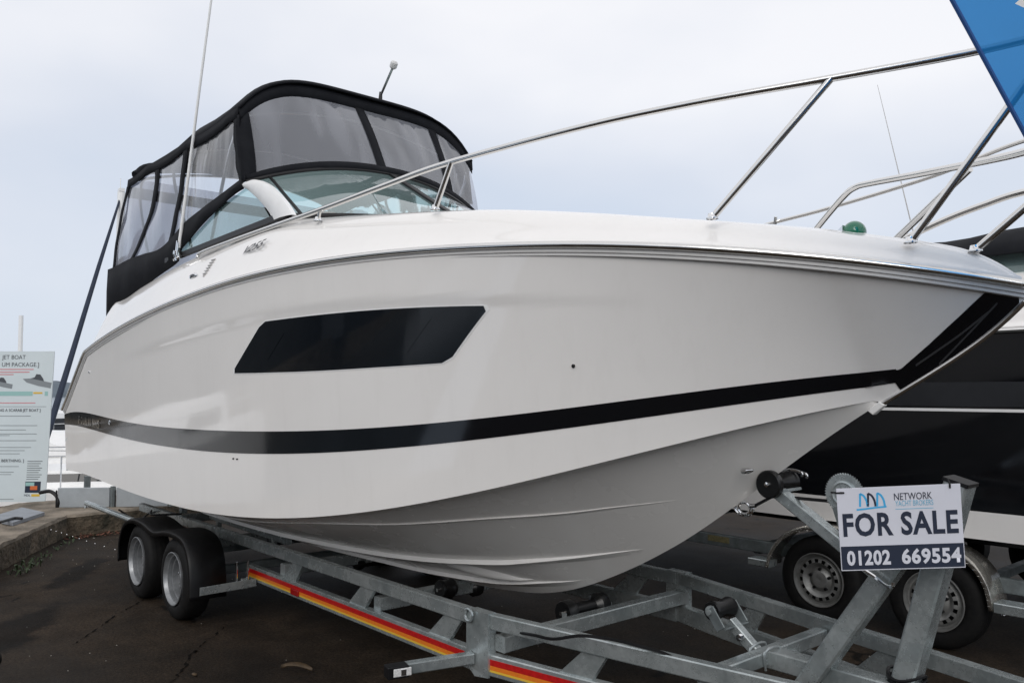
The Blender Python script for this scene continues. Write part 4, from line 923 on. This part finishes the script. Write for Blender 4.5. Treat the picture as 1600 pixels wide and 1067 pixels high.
# ------------------------------------------------------------------ neighbouring black boat on its trailer
NC = 6.62
nb = thing('motor_boat', 'black hulled motor boat with white lower hull and black cover, behind the white cruiser', 'boat', (-3, NC, 0))
def nbw(X):
    s = max(1.6-X, 0); return 1.16*(1-max(1-s/3.2, 0)**2.3)
NX = stations(-6.6, 1.6, 60, 1.5)
def nrow(X, z0, z1, sg, n=8):
    return [V(X, NC+sg*max(nbw(X)-.10*(1.98-z)*(.4+.9*max(0, min(1, (X+1.2)/2.2))), 0.0), z) for z in [z0+(z1-z0)*k/n for k in range(n+1)]]
for nm, mt, z0, z1 in (('topside', 'black', .87, 1.98), ('lower_hull', 'gel', .70, .87)):
    m = MB()
    for sg in (-1, 1): m.grid([nrow(X, z0, z1, sg) for X in NX])
    m.grid([nrow(-6.6, z0, z1, -1), nrow(-6.6, z0, z1, 1)]); m.build(nm, mt, nb, ang=30)
m = MB()
for sg in (-1, 1): m.grid([[V(X, NC+sg*max(nbw(X)-.128, 0), .70), V(X, NC, .50+.5*max(0, (X+.6)/2.2)**2)] for X in NX])
m.build('hull_bottom', 'gelb', nb)
m = MB()
for sg in (-1, 1): m.grid([[V(X, NC+sg*max(nbw(X)-o_, 0), z) for o_, z in ((-.002, 1.965), (.0, 1.99), (.10, 2.06), (.26, 2.12), (nbw(X), 2.16))] for X in NX])
m.build('deck', 'gel', nb, ang=30)
for z0, z1, mt, nm in ((1.478, 1.496, 'white', 'trim_line'), (1.51, 1.66, 'bandg', 'window_band')):
    m = MB(); m.grid([[r_+V(0, -.004, 0) for r_ in nrow(X, z0, z1, -1, 2)] for X in NX if -5.5 < X < 0.9]); m.build(nm, mt, nb)
m = MB(); m.tube([V(X, NC-nbw(X)-.012, 1.965) for X in NX], .018, 8); m.build('rub_rail', 'steel', nb)
st = MB(); st.sphere((0, 0, 0), .014, 10, 6); first = None
for k in range(7):
    X = -3.2+.255*k; q = V(X, NC-nbw(X)+.012, 1.70)-nb.location
    if first is None: first = st.build('stud', 'chrome', nb, off=q)
    else: c = first.copy(); col.objects.link(c); c.location = q
m = MB(); m.lathe((-2.60, NC-nbw(-2.6)+.035, 1.42), (0, -1, 0), [(0, .02), (.01, .018), (.011, 0)], 12); m.build('skin_fitting', 'steel', nb)
# cabin side, pale windscreen, black cover
m = MB(); m.prism([V(-4.6, NC-.92, 2.1), V(-.55, NC-.80, 2.10), V(-.95, NC-.74, 2.36), V(-4.6, NC-.84, 2.36)], (0, 1.66, 0)); m.build('coaming', 'gel', nb, smooth=False)
m = MB(); m.grid([[V(-4.2, NC-.85, 2.36), V(-1.0, NC-.75, 2.36)], [V(-4.2, NC-.82, 2.50), V(-1.25, NC-.72, 2.50)]]); m.build('windscreen_pane', 'glass', nb)
m = MB(); rows = []
for k in range(20):
    X = -4.5+3.35*k/19; hh = 2.62+.09*math.sin(k*.9)*.3-.16*max(0, (k-14)/5)**1.5
    rows.append([V(X, NC-b*.86, 2.47+(hh-2.47+.10*(1-b*b))*(1-abs(b)**6)) for b in [1-2*j/16 for j in range(17)]])
m.grid(rows); m.build('cover', 'canvas', nb, solid=.01, ang=60)
m = MB(); m.box((-2.44, NC-.86, 2.66), (.07, .05, .05)); m.build('cover_buckle', 'plastic', nb, smooth=False)
m = MB(); m.tube(catmull([(-3.9, 5.5, 2.80), (-3.39, 5.5, 2.859), (-2.869, 5.5, 2.902), (-2.163, 5.5, 2.991), (-1.694, 5.5, 3.092), (-1.2, 5.6, 3.16), (-.4, 5.9, 3.2)], 6), .014, 8); m.build('guard_rail', 'steel', nb)
m = MB(); m.tube(catmull([(-2.4, 5.5, 2.60), (-2.101, 5.5, 2.697), (-1.875, 5.5, 2.752), (-1.663, 5.5, 2.79), (-1.2, 5.6, 2.84), (-.4, 5.9, 2.9)], 6), .022, 8); m.build('guard_rail', 'steel', nb)
for X, y in ((-3.3, 5.58), (-1.2, 5.75)):
    m = MB(); m.tube([(X-.25, y+.12, 2.1), (X, y-.1, 2.9)], .012, 8); m.build('stanchion', 'steel', nb)
m = MB(); m.tube([(-2.41, 5.8, 2.55), (-2.54, 5.8, 3.2), (-2.66, 5.8, 3.80)], [.005, .0035, .0018], 6); m.build('aerial', 'gelg', nb)

nt_ = thing('boat_trailer', 'galvanised trailer with chequer plate mudguards under the black boat', 'trailer', (-2.6, NC, 0))
for y in (5.62, 7.62): gb('side_rail', (-6.4, y, .425), (.2, y, .425), .05, .09, parent=nt_, m='galvd')
for X in (-5, -3.6, -1.6, -.2): gb('cross_member', (X, 5.62, .40), (X, 7.62, .40), .06, .07, parent=nt_, m='galvd')
for X in (-3.0, -2.23): make_wheel(nt_, (X, 5.43, .295), .295, .180, .18, 'far')
for X in (-3.0, -2.23):
    gb('axle', (X, 5.6, .295), (X, 7.5, .295), .06, .06, parent=nt_, m='galvd'); m = MB(); m.lathe((X, 7.8, .295), (0, -1, 0), [(.0, .17), (0, .26), (.03, .295), (.16, .295), (.19, .26), (.19, .17)], 28); m.build('tyre', 'rubber', nt_)
np_ = catmull([(-3.40, 0, .33), (-3.36, 0, .45), (-3.26, 0, .57), (-3.12, 0, .645), (-2.95, 0, .672), (-2.6, 0, .676), (-2.28, 0, .672), (-2.10, 0, .640), (-1.97, 0, .56), (-1.90, 0, .45), (-1.87, 0, .31)], 5)
guard2(5.40, 5.62, np_, .03, 'chequer', nt_)
gb('mudguard_step', (-3.55, 5.48, .345), (-3.38, 5.48, .345), .12, .05, parent=nt_); gb('mudguard_step', (-1.87, 5.46, .33), (-1.62, 5.46, .33), .14, .06, parent=nt_)
m = MB(); m.box((-3.93, 5.593, .435), (.20, .004, .045)); m.build('maker_plate', 'brass', nt_, smooth=False)
for X in (-1.3, -4.7): gb('hull_support', (X, 5.85, .43), (X, 5.85, .74), .07, .07, (1, 0, 0), parent=nt_, m='galvd')
gb('bunk', (-5.5, 5.85, .66), (-.3, 5.85, .66), .12, .07, parent=nt_, m='trim')

# ------------------------------------------------------------------ blue feather flag in front of the bow
fl = thing('feather_flag', 'translucent blue feather flag hanging in front of the bow rail', 'flag', (-.30, 2.62, 0))
FO = V(-.72, 2.44, 2.45); fr_ = V(.62, .78, 0).normalized()
m = MB(); rows = []
L0, L1 = V(-1.05, 1.99, 3.30), V(-.62, 2.615, 1.92)      # free edge, runs down to the tail
for i in range(31):
    t = i/30; a = L0.lerp(L1, t); b = V(-.30, 2.62, 3.55-1.35*t*.93)
    rows.append([a.lerp(b, j/12)+V(.5, -.6, 0)*(.035*math.sin(j*1.1+t*4)*(j/12)*(1-j/12)*4) for j in range(13)])
m.grid(rows); cl_ = m.build('cloth', 'flag', fl)
hm = MB(); hm.tube([r_[0] for r_ in rows], .006, 6); hm.build('hem', 'flaghem', fl)
m = MB(); m.tube([V(-.30, 2.62, 0), V(-.30, 2.62, 2.5), V(-.30, 2.62, 3.6)], [.02, .014, .008], 10); m.build('pole', 'white', fl)
m = MB(); m.lathe((-.30, 2.62, 0), (0, 0, 1), [(0, .0), (0, .20), (.03, .2), (.05, .03), (.12, .025)], 24); m.build('base', 'plastic', fl)
m = MB(); m.add([V(-.705, 2.318, 2.589), V(-.697, 2.322, 2.596), V(-.672, 2.337, 2.61), V(-.66, 2.353, 2.581), V(-.685, 2.336, 2.574)], [(0, 1, 2, 3, 4)]); m.build('white_print', 'white', fl)

# ------------------------------------------------------------------ information board on the quay
bo = V(-11.85, 2.02, LZ)
ib = thing('information_board', 'pale printed notice board about jet boats standing on the quay', 'sign', bo)
bx = V(.655, .755, 0).normalized(); BW, BH = 1.10, 1.90; bz = V(.022, .02, 1).normalized(); bn = V(.755, -.655, 0)
BR_ = V(-11.80, 2.465, LZ-.02)
def bp(x, y, z=0): return BR_+bx*x+bz*y+bn*z          # x <= 0 leftwards from the right edge
m = MB(); m.prism([bp(-BW, 0, -.012), bp(0, 0, -.012), bp(0, BH, -.012), bp(-BW, BH, -.012)], bn*.012); m.build('panel', 'boardw', ib, smooth=False)
def bar(name, x0, x1, y, hh, mt, z=.001):
    if name in ('print_line', 'red_line', 'rule'): hh *= .6
    m = MB(); m.prism([bp(x0, y, z), bp(x1, y, z), bp(x1, y+hh, z), bp(x0, y+hh, z)], bn*.001); return m.build(name, mt, ib, smooth=False)
text_mesh('heading', 'JET BOAT', .075, bp(-.36, 1.80, .002), bx, bz, 'ink', ib, align='RIGHT', width=.30, bold=0)
text_mesh('heading', 'UM PACKAGE.]', .075, bp(-.185, 1.705, .002), bx, bz, 'ink', ib, align='RIGHT', width=.47, bold=0)
for y, x in ((1.665, -.25), (1.63, -.30), (1.60, -.5)): bar('red_line', -.68, x, y, .016, 'inkred')
bar('teal_band', -1.05, -.245, 1.335, .055, 'teal'); bar('logo_block', -.235, -.12, 1.36, .022, 'yellow'); bar('teal_band', -.09, -.05, 1.335, .055, 'teal')
bar('red_line', -.75, -.20, 1.24, .014, 'inkred')
text_mesh('heading', 'OWNING A SCARAB JET BOAT ]', .05, bp(-.13, 1.135, .002), bx, bz, 'ink', ib, align='RIGHT', width=.66, bold=.010)
bar('rule', -1.05, -.06, 1.195, .008, 'inkl')
for y, x in ((1.075, -.25), (.955, -.16), (.90, -.30), (.85, -.16), (.83, -.5), (.765, -.16), (.68, -.22), (.64, -.30), (.60, -.36)): bar('print_line', -1.0, x, y, .012, 'inkl')
text_mesh('heading', 'STACK BERTHING. ]', .05, bp(-.30, .50, .002), bx, bz, 'ink', ib, align='RIGHT', width=.46, bold=.012)
for y, x in ((.44, -.36), (.37, -.42), (.34, -.45), (.22, -.6), (.10, -.6), (.03, -.40)): bar('print_line', -1.0, x, y, .012, 'inkl')
for k in range(9): bar('print_line', -.255, -.065-.02*(k % 3), .505-.028*k, .012, 'ink')
bar('photo', -.265, -.07, .115, .14, 'bluecover'); bar('photo_patch', -.20, -.11, .15, .05, 'orangevest', .003); bar('photo_patch', -.26, -.15, .20, .045, 'teal', .003)
text_mesh('logo_lettering', 'MDL', .04, bp(-.27, .07, .002), bx, bz, 'navy', ib, width=.08); bar('logo_block', -.18, -.075, .068, .03, 'yellow')
for x0, y0, sc2 in ((-.38, 1.44, 1.0), (-.80, 1.43, .8)):
    m = MB(); P = [(0, .10), (.05, .055), (.2, .01), (.36, -.02), (.37, .05), (.27, .07), (.1, .105)]; m.prism([bp(x0+a*sc2, y0+b*sc2+.01, .001) for a, b in P], bn*.001); m.build('boat_picture', 'inkl', ib, smooth=False)
    m = MB(); P = [(.1, .105), (.27, .07), (.26, .10), (.22, .155), (.17, .16), (.15, .12)]; m.prism([bp(x0+a*sc2, y0+b*sc2+.01, .001) for a, b in P], bn*.0015); m.build('boat_picture', 'ink', ib, smooth=False)
for x in (-.95, -.15):
    m = MB(); m.beam(bp(x, 0, -.03), bp(x, 1.5, -.03), .04, .03, bn); m.build('post', 'alu', ib)

# ------------------------------------------------------------------ quay furniture
for k, (a, b, lab) in enumerate(((V(-10.98, 2.43, LZ), V(-10.62, 2.90, LZ), 'left grey aluminium flood board on the quay beside the notice board'), (V(-10.57, 2.965, LZ), V(-10.25, 3.45, LZ), 'right grey aluminium flood board on the quay under the stern'))):
    f = thing('flood_board', lab, 'flood board', a, 'flood boards on the quay')
    m = MB(); m.beam(a+V(0, 0, .115), b+V(0, 0, .115), .03, .23); m.build('panel', 'alu', f)
    m = MB(); m.beam(b+V(.03, .03, 0), b+V(.03, .03, .245), .05, .06, (1, 0, 0)); m.build('end_post', 'galvd', f)
    m = MB(); m.beam(a+V(0, -.02, 0), a+V(0, -.02, .20), .012, .04, (1, 0, 0)); m.build('edge_strip', 'trim', f)
pp = V(-12.3, 3.07, -1.7); m = MB(); m.beam(pp, pp+V(0, 0, 2.16), .07, .07, (1, 0, 0)); o = m.build('pontoon_post', 'galvd'); o['label'] = 'grey steel post rising behind the left flood board'; o['category'] = 'post'
m = MB(); m.tube(catmull([(-11.2, 2.28, .40), (-11.08, 2.36, .42), (-11.0, 2.415, .37), (-10.97, 2.43, .30), (-10.975, 2.425, LZ)], 5), .022, 8); o = m.build('hose', 'trim'); o['label'] = 'short black hose end bending over the left flood board'; o['category'] = 'hose'
m = MB(); m.prism([V(-10.3, 1.62, LZ+.004), V(-9.75, 1.75, LZ+.004), V(-10.35, 2.16, LZ+.004), V(-10.95, 2.05, LZ+.004)], (0, 0, .035)); o = m.build('metal_plate', 'slab', smooth=False); o['label'] = 'flat grey plate lying on the quay ledge below the notice board'; o['category'] = 'plate'
m = MB(); m.tube(catmull([(-9.75, 1.63, LZ+.05), (-9.85, 1.72, LZ+.055), (-9.95, 1.80, LZ+.055), (-9.90, 1.86, LZ+.05)], 5), .014, 8); o = m.build('hose', 'trim'); o['label'] = 'black hose end lying on the grey plate at the left edge'; o['category'] = 'hose'
m = MB(); m.tube([(-4.35, .25, .335), (-4.62, .745, .335)], .032, 14); m.tube([(-4.61, .725, .335), (-4.64, .785, .335)], .037, 14); m.beam((-4.4, .35, .31), (-4.4, .35, 0), .05, .05, (1, 0, 0)); o = m.build('jockey_bar', 'plastic'); o['label'] = 'black capped bar end poking in at the left edge above the tarmac'; o['category'] = 'bar'

# ------------------------------------------------------------------ boats in the harbour
def harbour_boat(name, label, loc, rz, Ln, bm_, fb, cab, mast=None, stay=False, cover=False):
    t = thing(name, label, 'yacht' if mast else 'boat', loc, 'boats moored in the harbour'); Rz = Matrix.Rotation(rz, 3, 'Z'); o0 = Vector(loc)
    def P(x, y, z): return o0+Rz @ V(x, y, z)
    m = MB(); xs = [-Ln/2+Ln*k/24 for k in range(25)]
    def hb(x): s = (Ln/2-x)/(Ln*.55); return bm_/2*(1-max(1-s, 0)**2.2)*(1-.1*max(0, -x/Ln))
    for sg in (-1, 1): m.grid([[P(x, sg*hb(x)*k_, z) for k_, z in ((.0, -.3), (.6, -.2), (.85, .2), (.95, fb*.6), (1, fb+.12*max(0, x/Ln)))] for x in xs])
    m.grid([[P(-Ln/2, sg*hb(-Ln/2)*.95, z) for z in (-.2, fb)] for sg in (-1, 1)]); m.build('hull', 'gel', t, ang=40)
    m = MB(); m.grid([[P(x, sg*hb(x)*.99, fb+.11*max(0, x/Ln)+(.06 if sg == 0 else 0)) for sg in (-1, -.5, 0, .5, 1)] for x in xs]); m.build('deck', 'white', t)
    m = MB(); m.grid([[P(x, y, z+fb) for y, z in ((-bm_*.3, .0), (-bm_*.26, cab*f), (-bm_*.1, cab*f*1.12), (bm_*.1, cab*f*1.12), (bm_*.26, cab*f), (bm_*.3, 0))] for x, f in ((-Ln*.18, .05), (-Ln*.17, 1), (Ln*.05, 1), (Ln*.16, .75), (Ln*.27, .05))]); c = m.build('cabin', 'white', t, ang=30)
    for sg in (-1, 1):
        m = MB(); m.prism([P(-Ln*.12, sg*bm_*.285, fb+cab*.35), P(Ln*.08, sg*bm_*.285, fb+cab*.35), P(Ln*.05, sg*bm_*.272, fb+cab*.8), P(-Ln*.12, sg*bm_*.272, fb+cab*.8)], Rz @ V(0, sg*.01, 0)); m.build('cabin_window', 'blackwin', c, smooth=False)
    for sg in (-1, 1):
        m = MB(); m.tube([P(x, sg*hb(x)*.94, fb+.55) for x in xs[2:]], .014, 6)
        for x in xs[3::4]: m.tube([P(x, sg*hb(x)*.94, fb), P(x, sg*hb(x)*.94, fb+.55)], .012, 6)
        m.build('guard_rail', 'steel', t)
    if cover:
        m = MB(); m.grid([[P(x, y, fb+z) for y, z in ((-bm_*.36, .1), (-bm_*.3, .75), (0, .9), (bm_*.3, .75), (bm_*.36, .1))] for x in (-Ln*.45, -Ln*.3, -Ln*.16)]); m.build('sprayhood', 'bluecover', t, solid=.01)
    return t, P
# nearest: a white cruiser right behind the flood boards
harbour_boat('moored_boat', 'white moored cruiser nearest the quay, behind the flood boards', (-15.6, 4.1, -1.75), R(62), 7.0, 2.6, 1.78, .28)
harbour_boat('moored_boat', 'white moored boat with dark cover beside the notice board', (-21.5, 4.6, -1.75), R(25), 7.5, 2.7, 1.55, .8, cover=True)
harbour_boat('moored_boat', 'small white moored boat farthest out in the harbour', (-33, 6.9, -1.75), R(100), 8, 2.8, 1.7, .9)
yt, P = harbour_boat('sailing_yacht', 'white sailing yacht with dark furled headsail, behind the stern canopy', (-19.9, 5.35, -1.75), R(238), 8.2, 2.8, 1.45, .5, mast=True)
m = MB(); m.tube([V(-21.15, 5.83, -.3), V(-21.12, 5.83, 6.42)], .085, 10); ms = m.build('mast', 'white', yt)
m = MB(); m.box((-21.12, 5.83, 6.47), (.16, .12, .08)); m.tube([V(-21.1, 5.8, 6.5), V(-21.1, 5.8, 6.75)], .01, 6); m.build('masthead', 'white', ms)
m = MB(); m.tube([V(-21.10, 5.80, 6.25), V(-20.4, 5.2, 4.5), V(-19.04, 4.10, 1.23), V(-18.55, 3.70, .02)], [.025, .045, .065, .055], 8); m.build('furled_sail', 'bluecover', yt)
m = MB(); m.tube([V(-21.1, 5.85, 6.2), V(-21.35, 5.95, -.2)], .008, 5); m.build('shroud', 'steel', yt)
y2, P = harbour_boat('sailing_yacht', 'distant sailing yacht whose bare mast stands over the notice board', (-40, 6.6, -1.75), R(80), 9, 3, 1.3, .45, mast=True)
m = MB(); m.tube([V(-40, 7.25, -.4), V(-39.96, 7.2, 4.82)], .09, 8); m.build('mast', 'white', y2)
m = MB(); m.tube([V(-39.6, 7.8, -.3), V(-39.6, 7.85, 3.15)], .04, 8); m.tube([V(-39.6, 7.85, 3.15), V(-39.6, 8.1, 3.0)], .03, 6); m.build('davit', 'steel', y2)

harbour_boat('moored_boat', 'white moored cruiser added out of view beyond the left edge, to reflect in the stern', (-16.2, -1.9, -1.75), R(80), 7.2, 2.6, 2.0, .7)  # unseen cruiser, added for the white shapes mirrored in the stern
added_pier = MB(); added_pier.box((-32, -28, -.8), (8, 52, 2.0)); struct('added_pier', added_pier, 'concrete', smooth=False)  # out-of-view jetty added to carry the reflection shed
s2 = thing('added_reflection_shed', 'grey shed added out of view at the left, only to darken the stripe reflection', 'added building', (-33, -28, .2))  # added out of view so the stripe and window mirror something dark
m = MB(); m.box((-33, -28, 2.4), (5, 50, 4.4)); m.build('wall', 'shedw', s2, smooth=False)
m = MB(); m.prism([V(-30.3, -53.5, 4.6), V(-35.7, -53.5, 4.6), V(-33, -53.5, 5.8)], (0, 51, 0)); m.build('roof', 'shedr', s2, smooth=False)
shed = thing('added_reflection_shed', 'low dark shed added behind the viewpoint, only to darken the hull window reflection', 'added building', (-8, -26, 0))  # unseen block added behind the camera as a dark reflection for the hull
m = MB(); m.box((-8, -28, 2.4), (70, 4, 4.8)); m.build('wall', 'shedw', shed, smooth=False)
m = MB(); m.prism([V(-43.5, -25.6, 4.8), V(-43.5, -30.4, 4.8), V(-43.5, -28, 6.0)], (71, 0, 0)); m.build('roof', 'shedr', shed, smooth=False)
for k in range(7):
    m = MB(); m.box((-38+k*10, -25.98, 1.9), (4, .06, 3.8)); m.build('door', 'slab', shed, smooth=False)

# ------------------------------------------------------------------ small things on the tarmac
lf = MB(); c = V(-4.45, 2.24, .012); d = V(.86, .5, 0).normalized(); s_ = V(-.5, .86, 0); rows = []
for k in range(11):
    t = k/10; wd = .015*math.sin(math.pi*t)**.8+.001; zz = .008+.022*math.sin(t*3)
    rows.append([c+d*(t-.5)*.21+s_*(-wd)+V(0, 0, zz), c+d*(t-.5)*.21+V(0, 0, zz-.008), c+d*(t-.5)*.21+s_*wd+V(0, 0, zz+.012)])
lf.grid(rows); o = lf.build('fallen_leaf', 'leaf', solid=.001); o['label'] = 'curled brown leaf on the tarmac in front of the trailer wheels'; o['category'] = 'leaf'
lf = MB(); lf.sphere((-4.78, 1.78, .008), .026, 8, 5, (1, .5, .25)); o = lf.build('fallen_leaf', 'leaf'); o['label'] = 'small brown leaf at the bottom edge, left of the curled leaf'; o['category'] = 'leaf'
pb = MB()
for k in range(150):
    x, y = random.uniform(-10, -1.2), random.uniform(.3, 5.2)
    if k % 9 == 0: x, y = random.uniform(-10, -8), random.uniform(1.6, 3)
    if (y-1.46)*.87+(x+8.63)*.49 < .05 and x < -8.0: continue
    r_ = random.choice([.004, .005, .006, .007, .011]); a = random.uniform(0, 6)
    q = [V(x+r_*math.cos(a+j*2.1)*random.uniform(.6, 1.2), y+r_*math.sin(a+j*2.1)*random.uniform(.6, 1.2), .001) for j in range(3)]+[V(x, y, r_*.9)]
    pb.add(q, [(0, 1, 3), (1, 2, 3), (2, 0, 3)])
o = pb.build('gravel', 'pebble', smooth=False, weld=False, kind='stuff'); o['label'] = 'pale stone chips scattered on the tarmac'; o['category'] = 'gravel'
wd_ = MB()
for k in range(90):
    t = random.random()**1.2; x = -8.4-1.75*t; y = 1.46+(.9*t)+random.uniform(-.0, .16)-.02; x += random.uniform(0, .12)
    if t > .75 and random.random() < .6: x, y = -10.2+random.uniform(.05, .2), 2.4+random.random()*1.0
    a = random.uniform(0, 6.28); hh = random.uniform(.02, .07)*(1.3 if t < .3 else .8); d = V(math.cos(a), math.sin(a), 0)
    q = V(x, y, 0); s_ = V(-d.y, d.x, 0)*random.uniform(.006, .014)
    wd_.add([q-s_*.4, q+s_*.4, q+d*hh*.5+V(0, 0, hh*.8)+s_, q+d*hh+V(0, 0, hh*.7), q+d*hh*.5+V(0, 0, hh*.8)-s_], [(0, 1, 2, 3, 4)])
o = wd_.build('weeds', 'weed', smooth=False, weld=False, kind='stuff'); o['label'] = 'low weeds along the foot of the quay wall'; o['category'] = 'weeds'
ll = MB()
for k in range(90):
    q = V(-10.08+random.gauss(0, .06), 2.62+random.gauss(0, .16), .004+random.random()*.02); a = random.uniform(0, 6.28); d = V(math.cos(a), math.sin(a), random.uniform(-.3, .5))*random.uniform(.015, .035); e_ = V(-d.y, d.x, 0)*.4
    ll.add([q-d, q+e_, q+d, q-e_], [(0, 1, 2, 3)])
o = ll.build('leaf_litter', 'litter', smooth=False, weld=False, kind='stuff'); o['label'] = 'small heap of reddish dead leaves at the quay wall corner'; o['category'] = 'leaves'
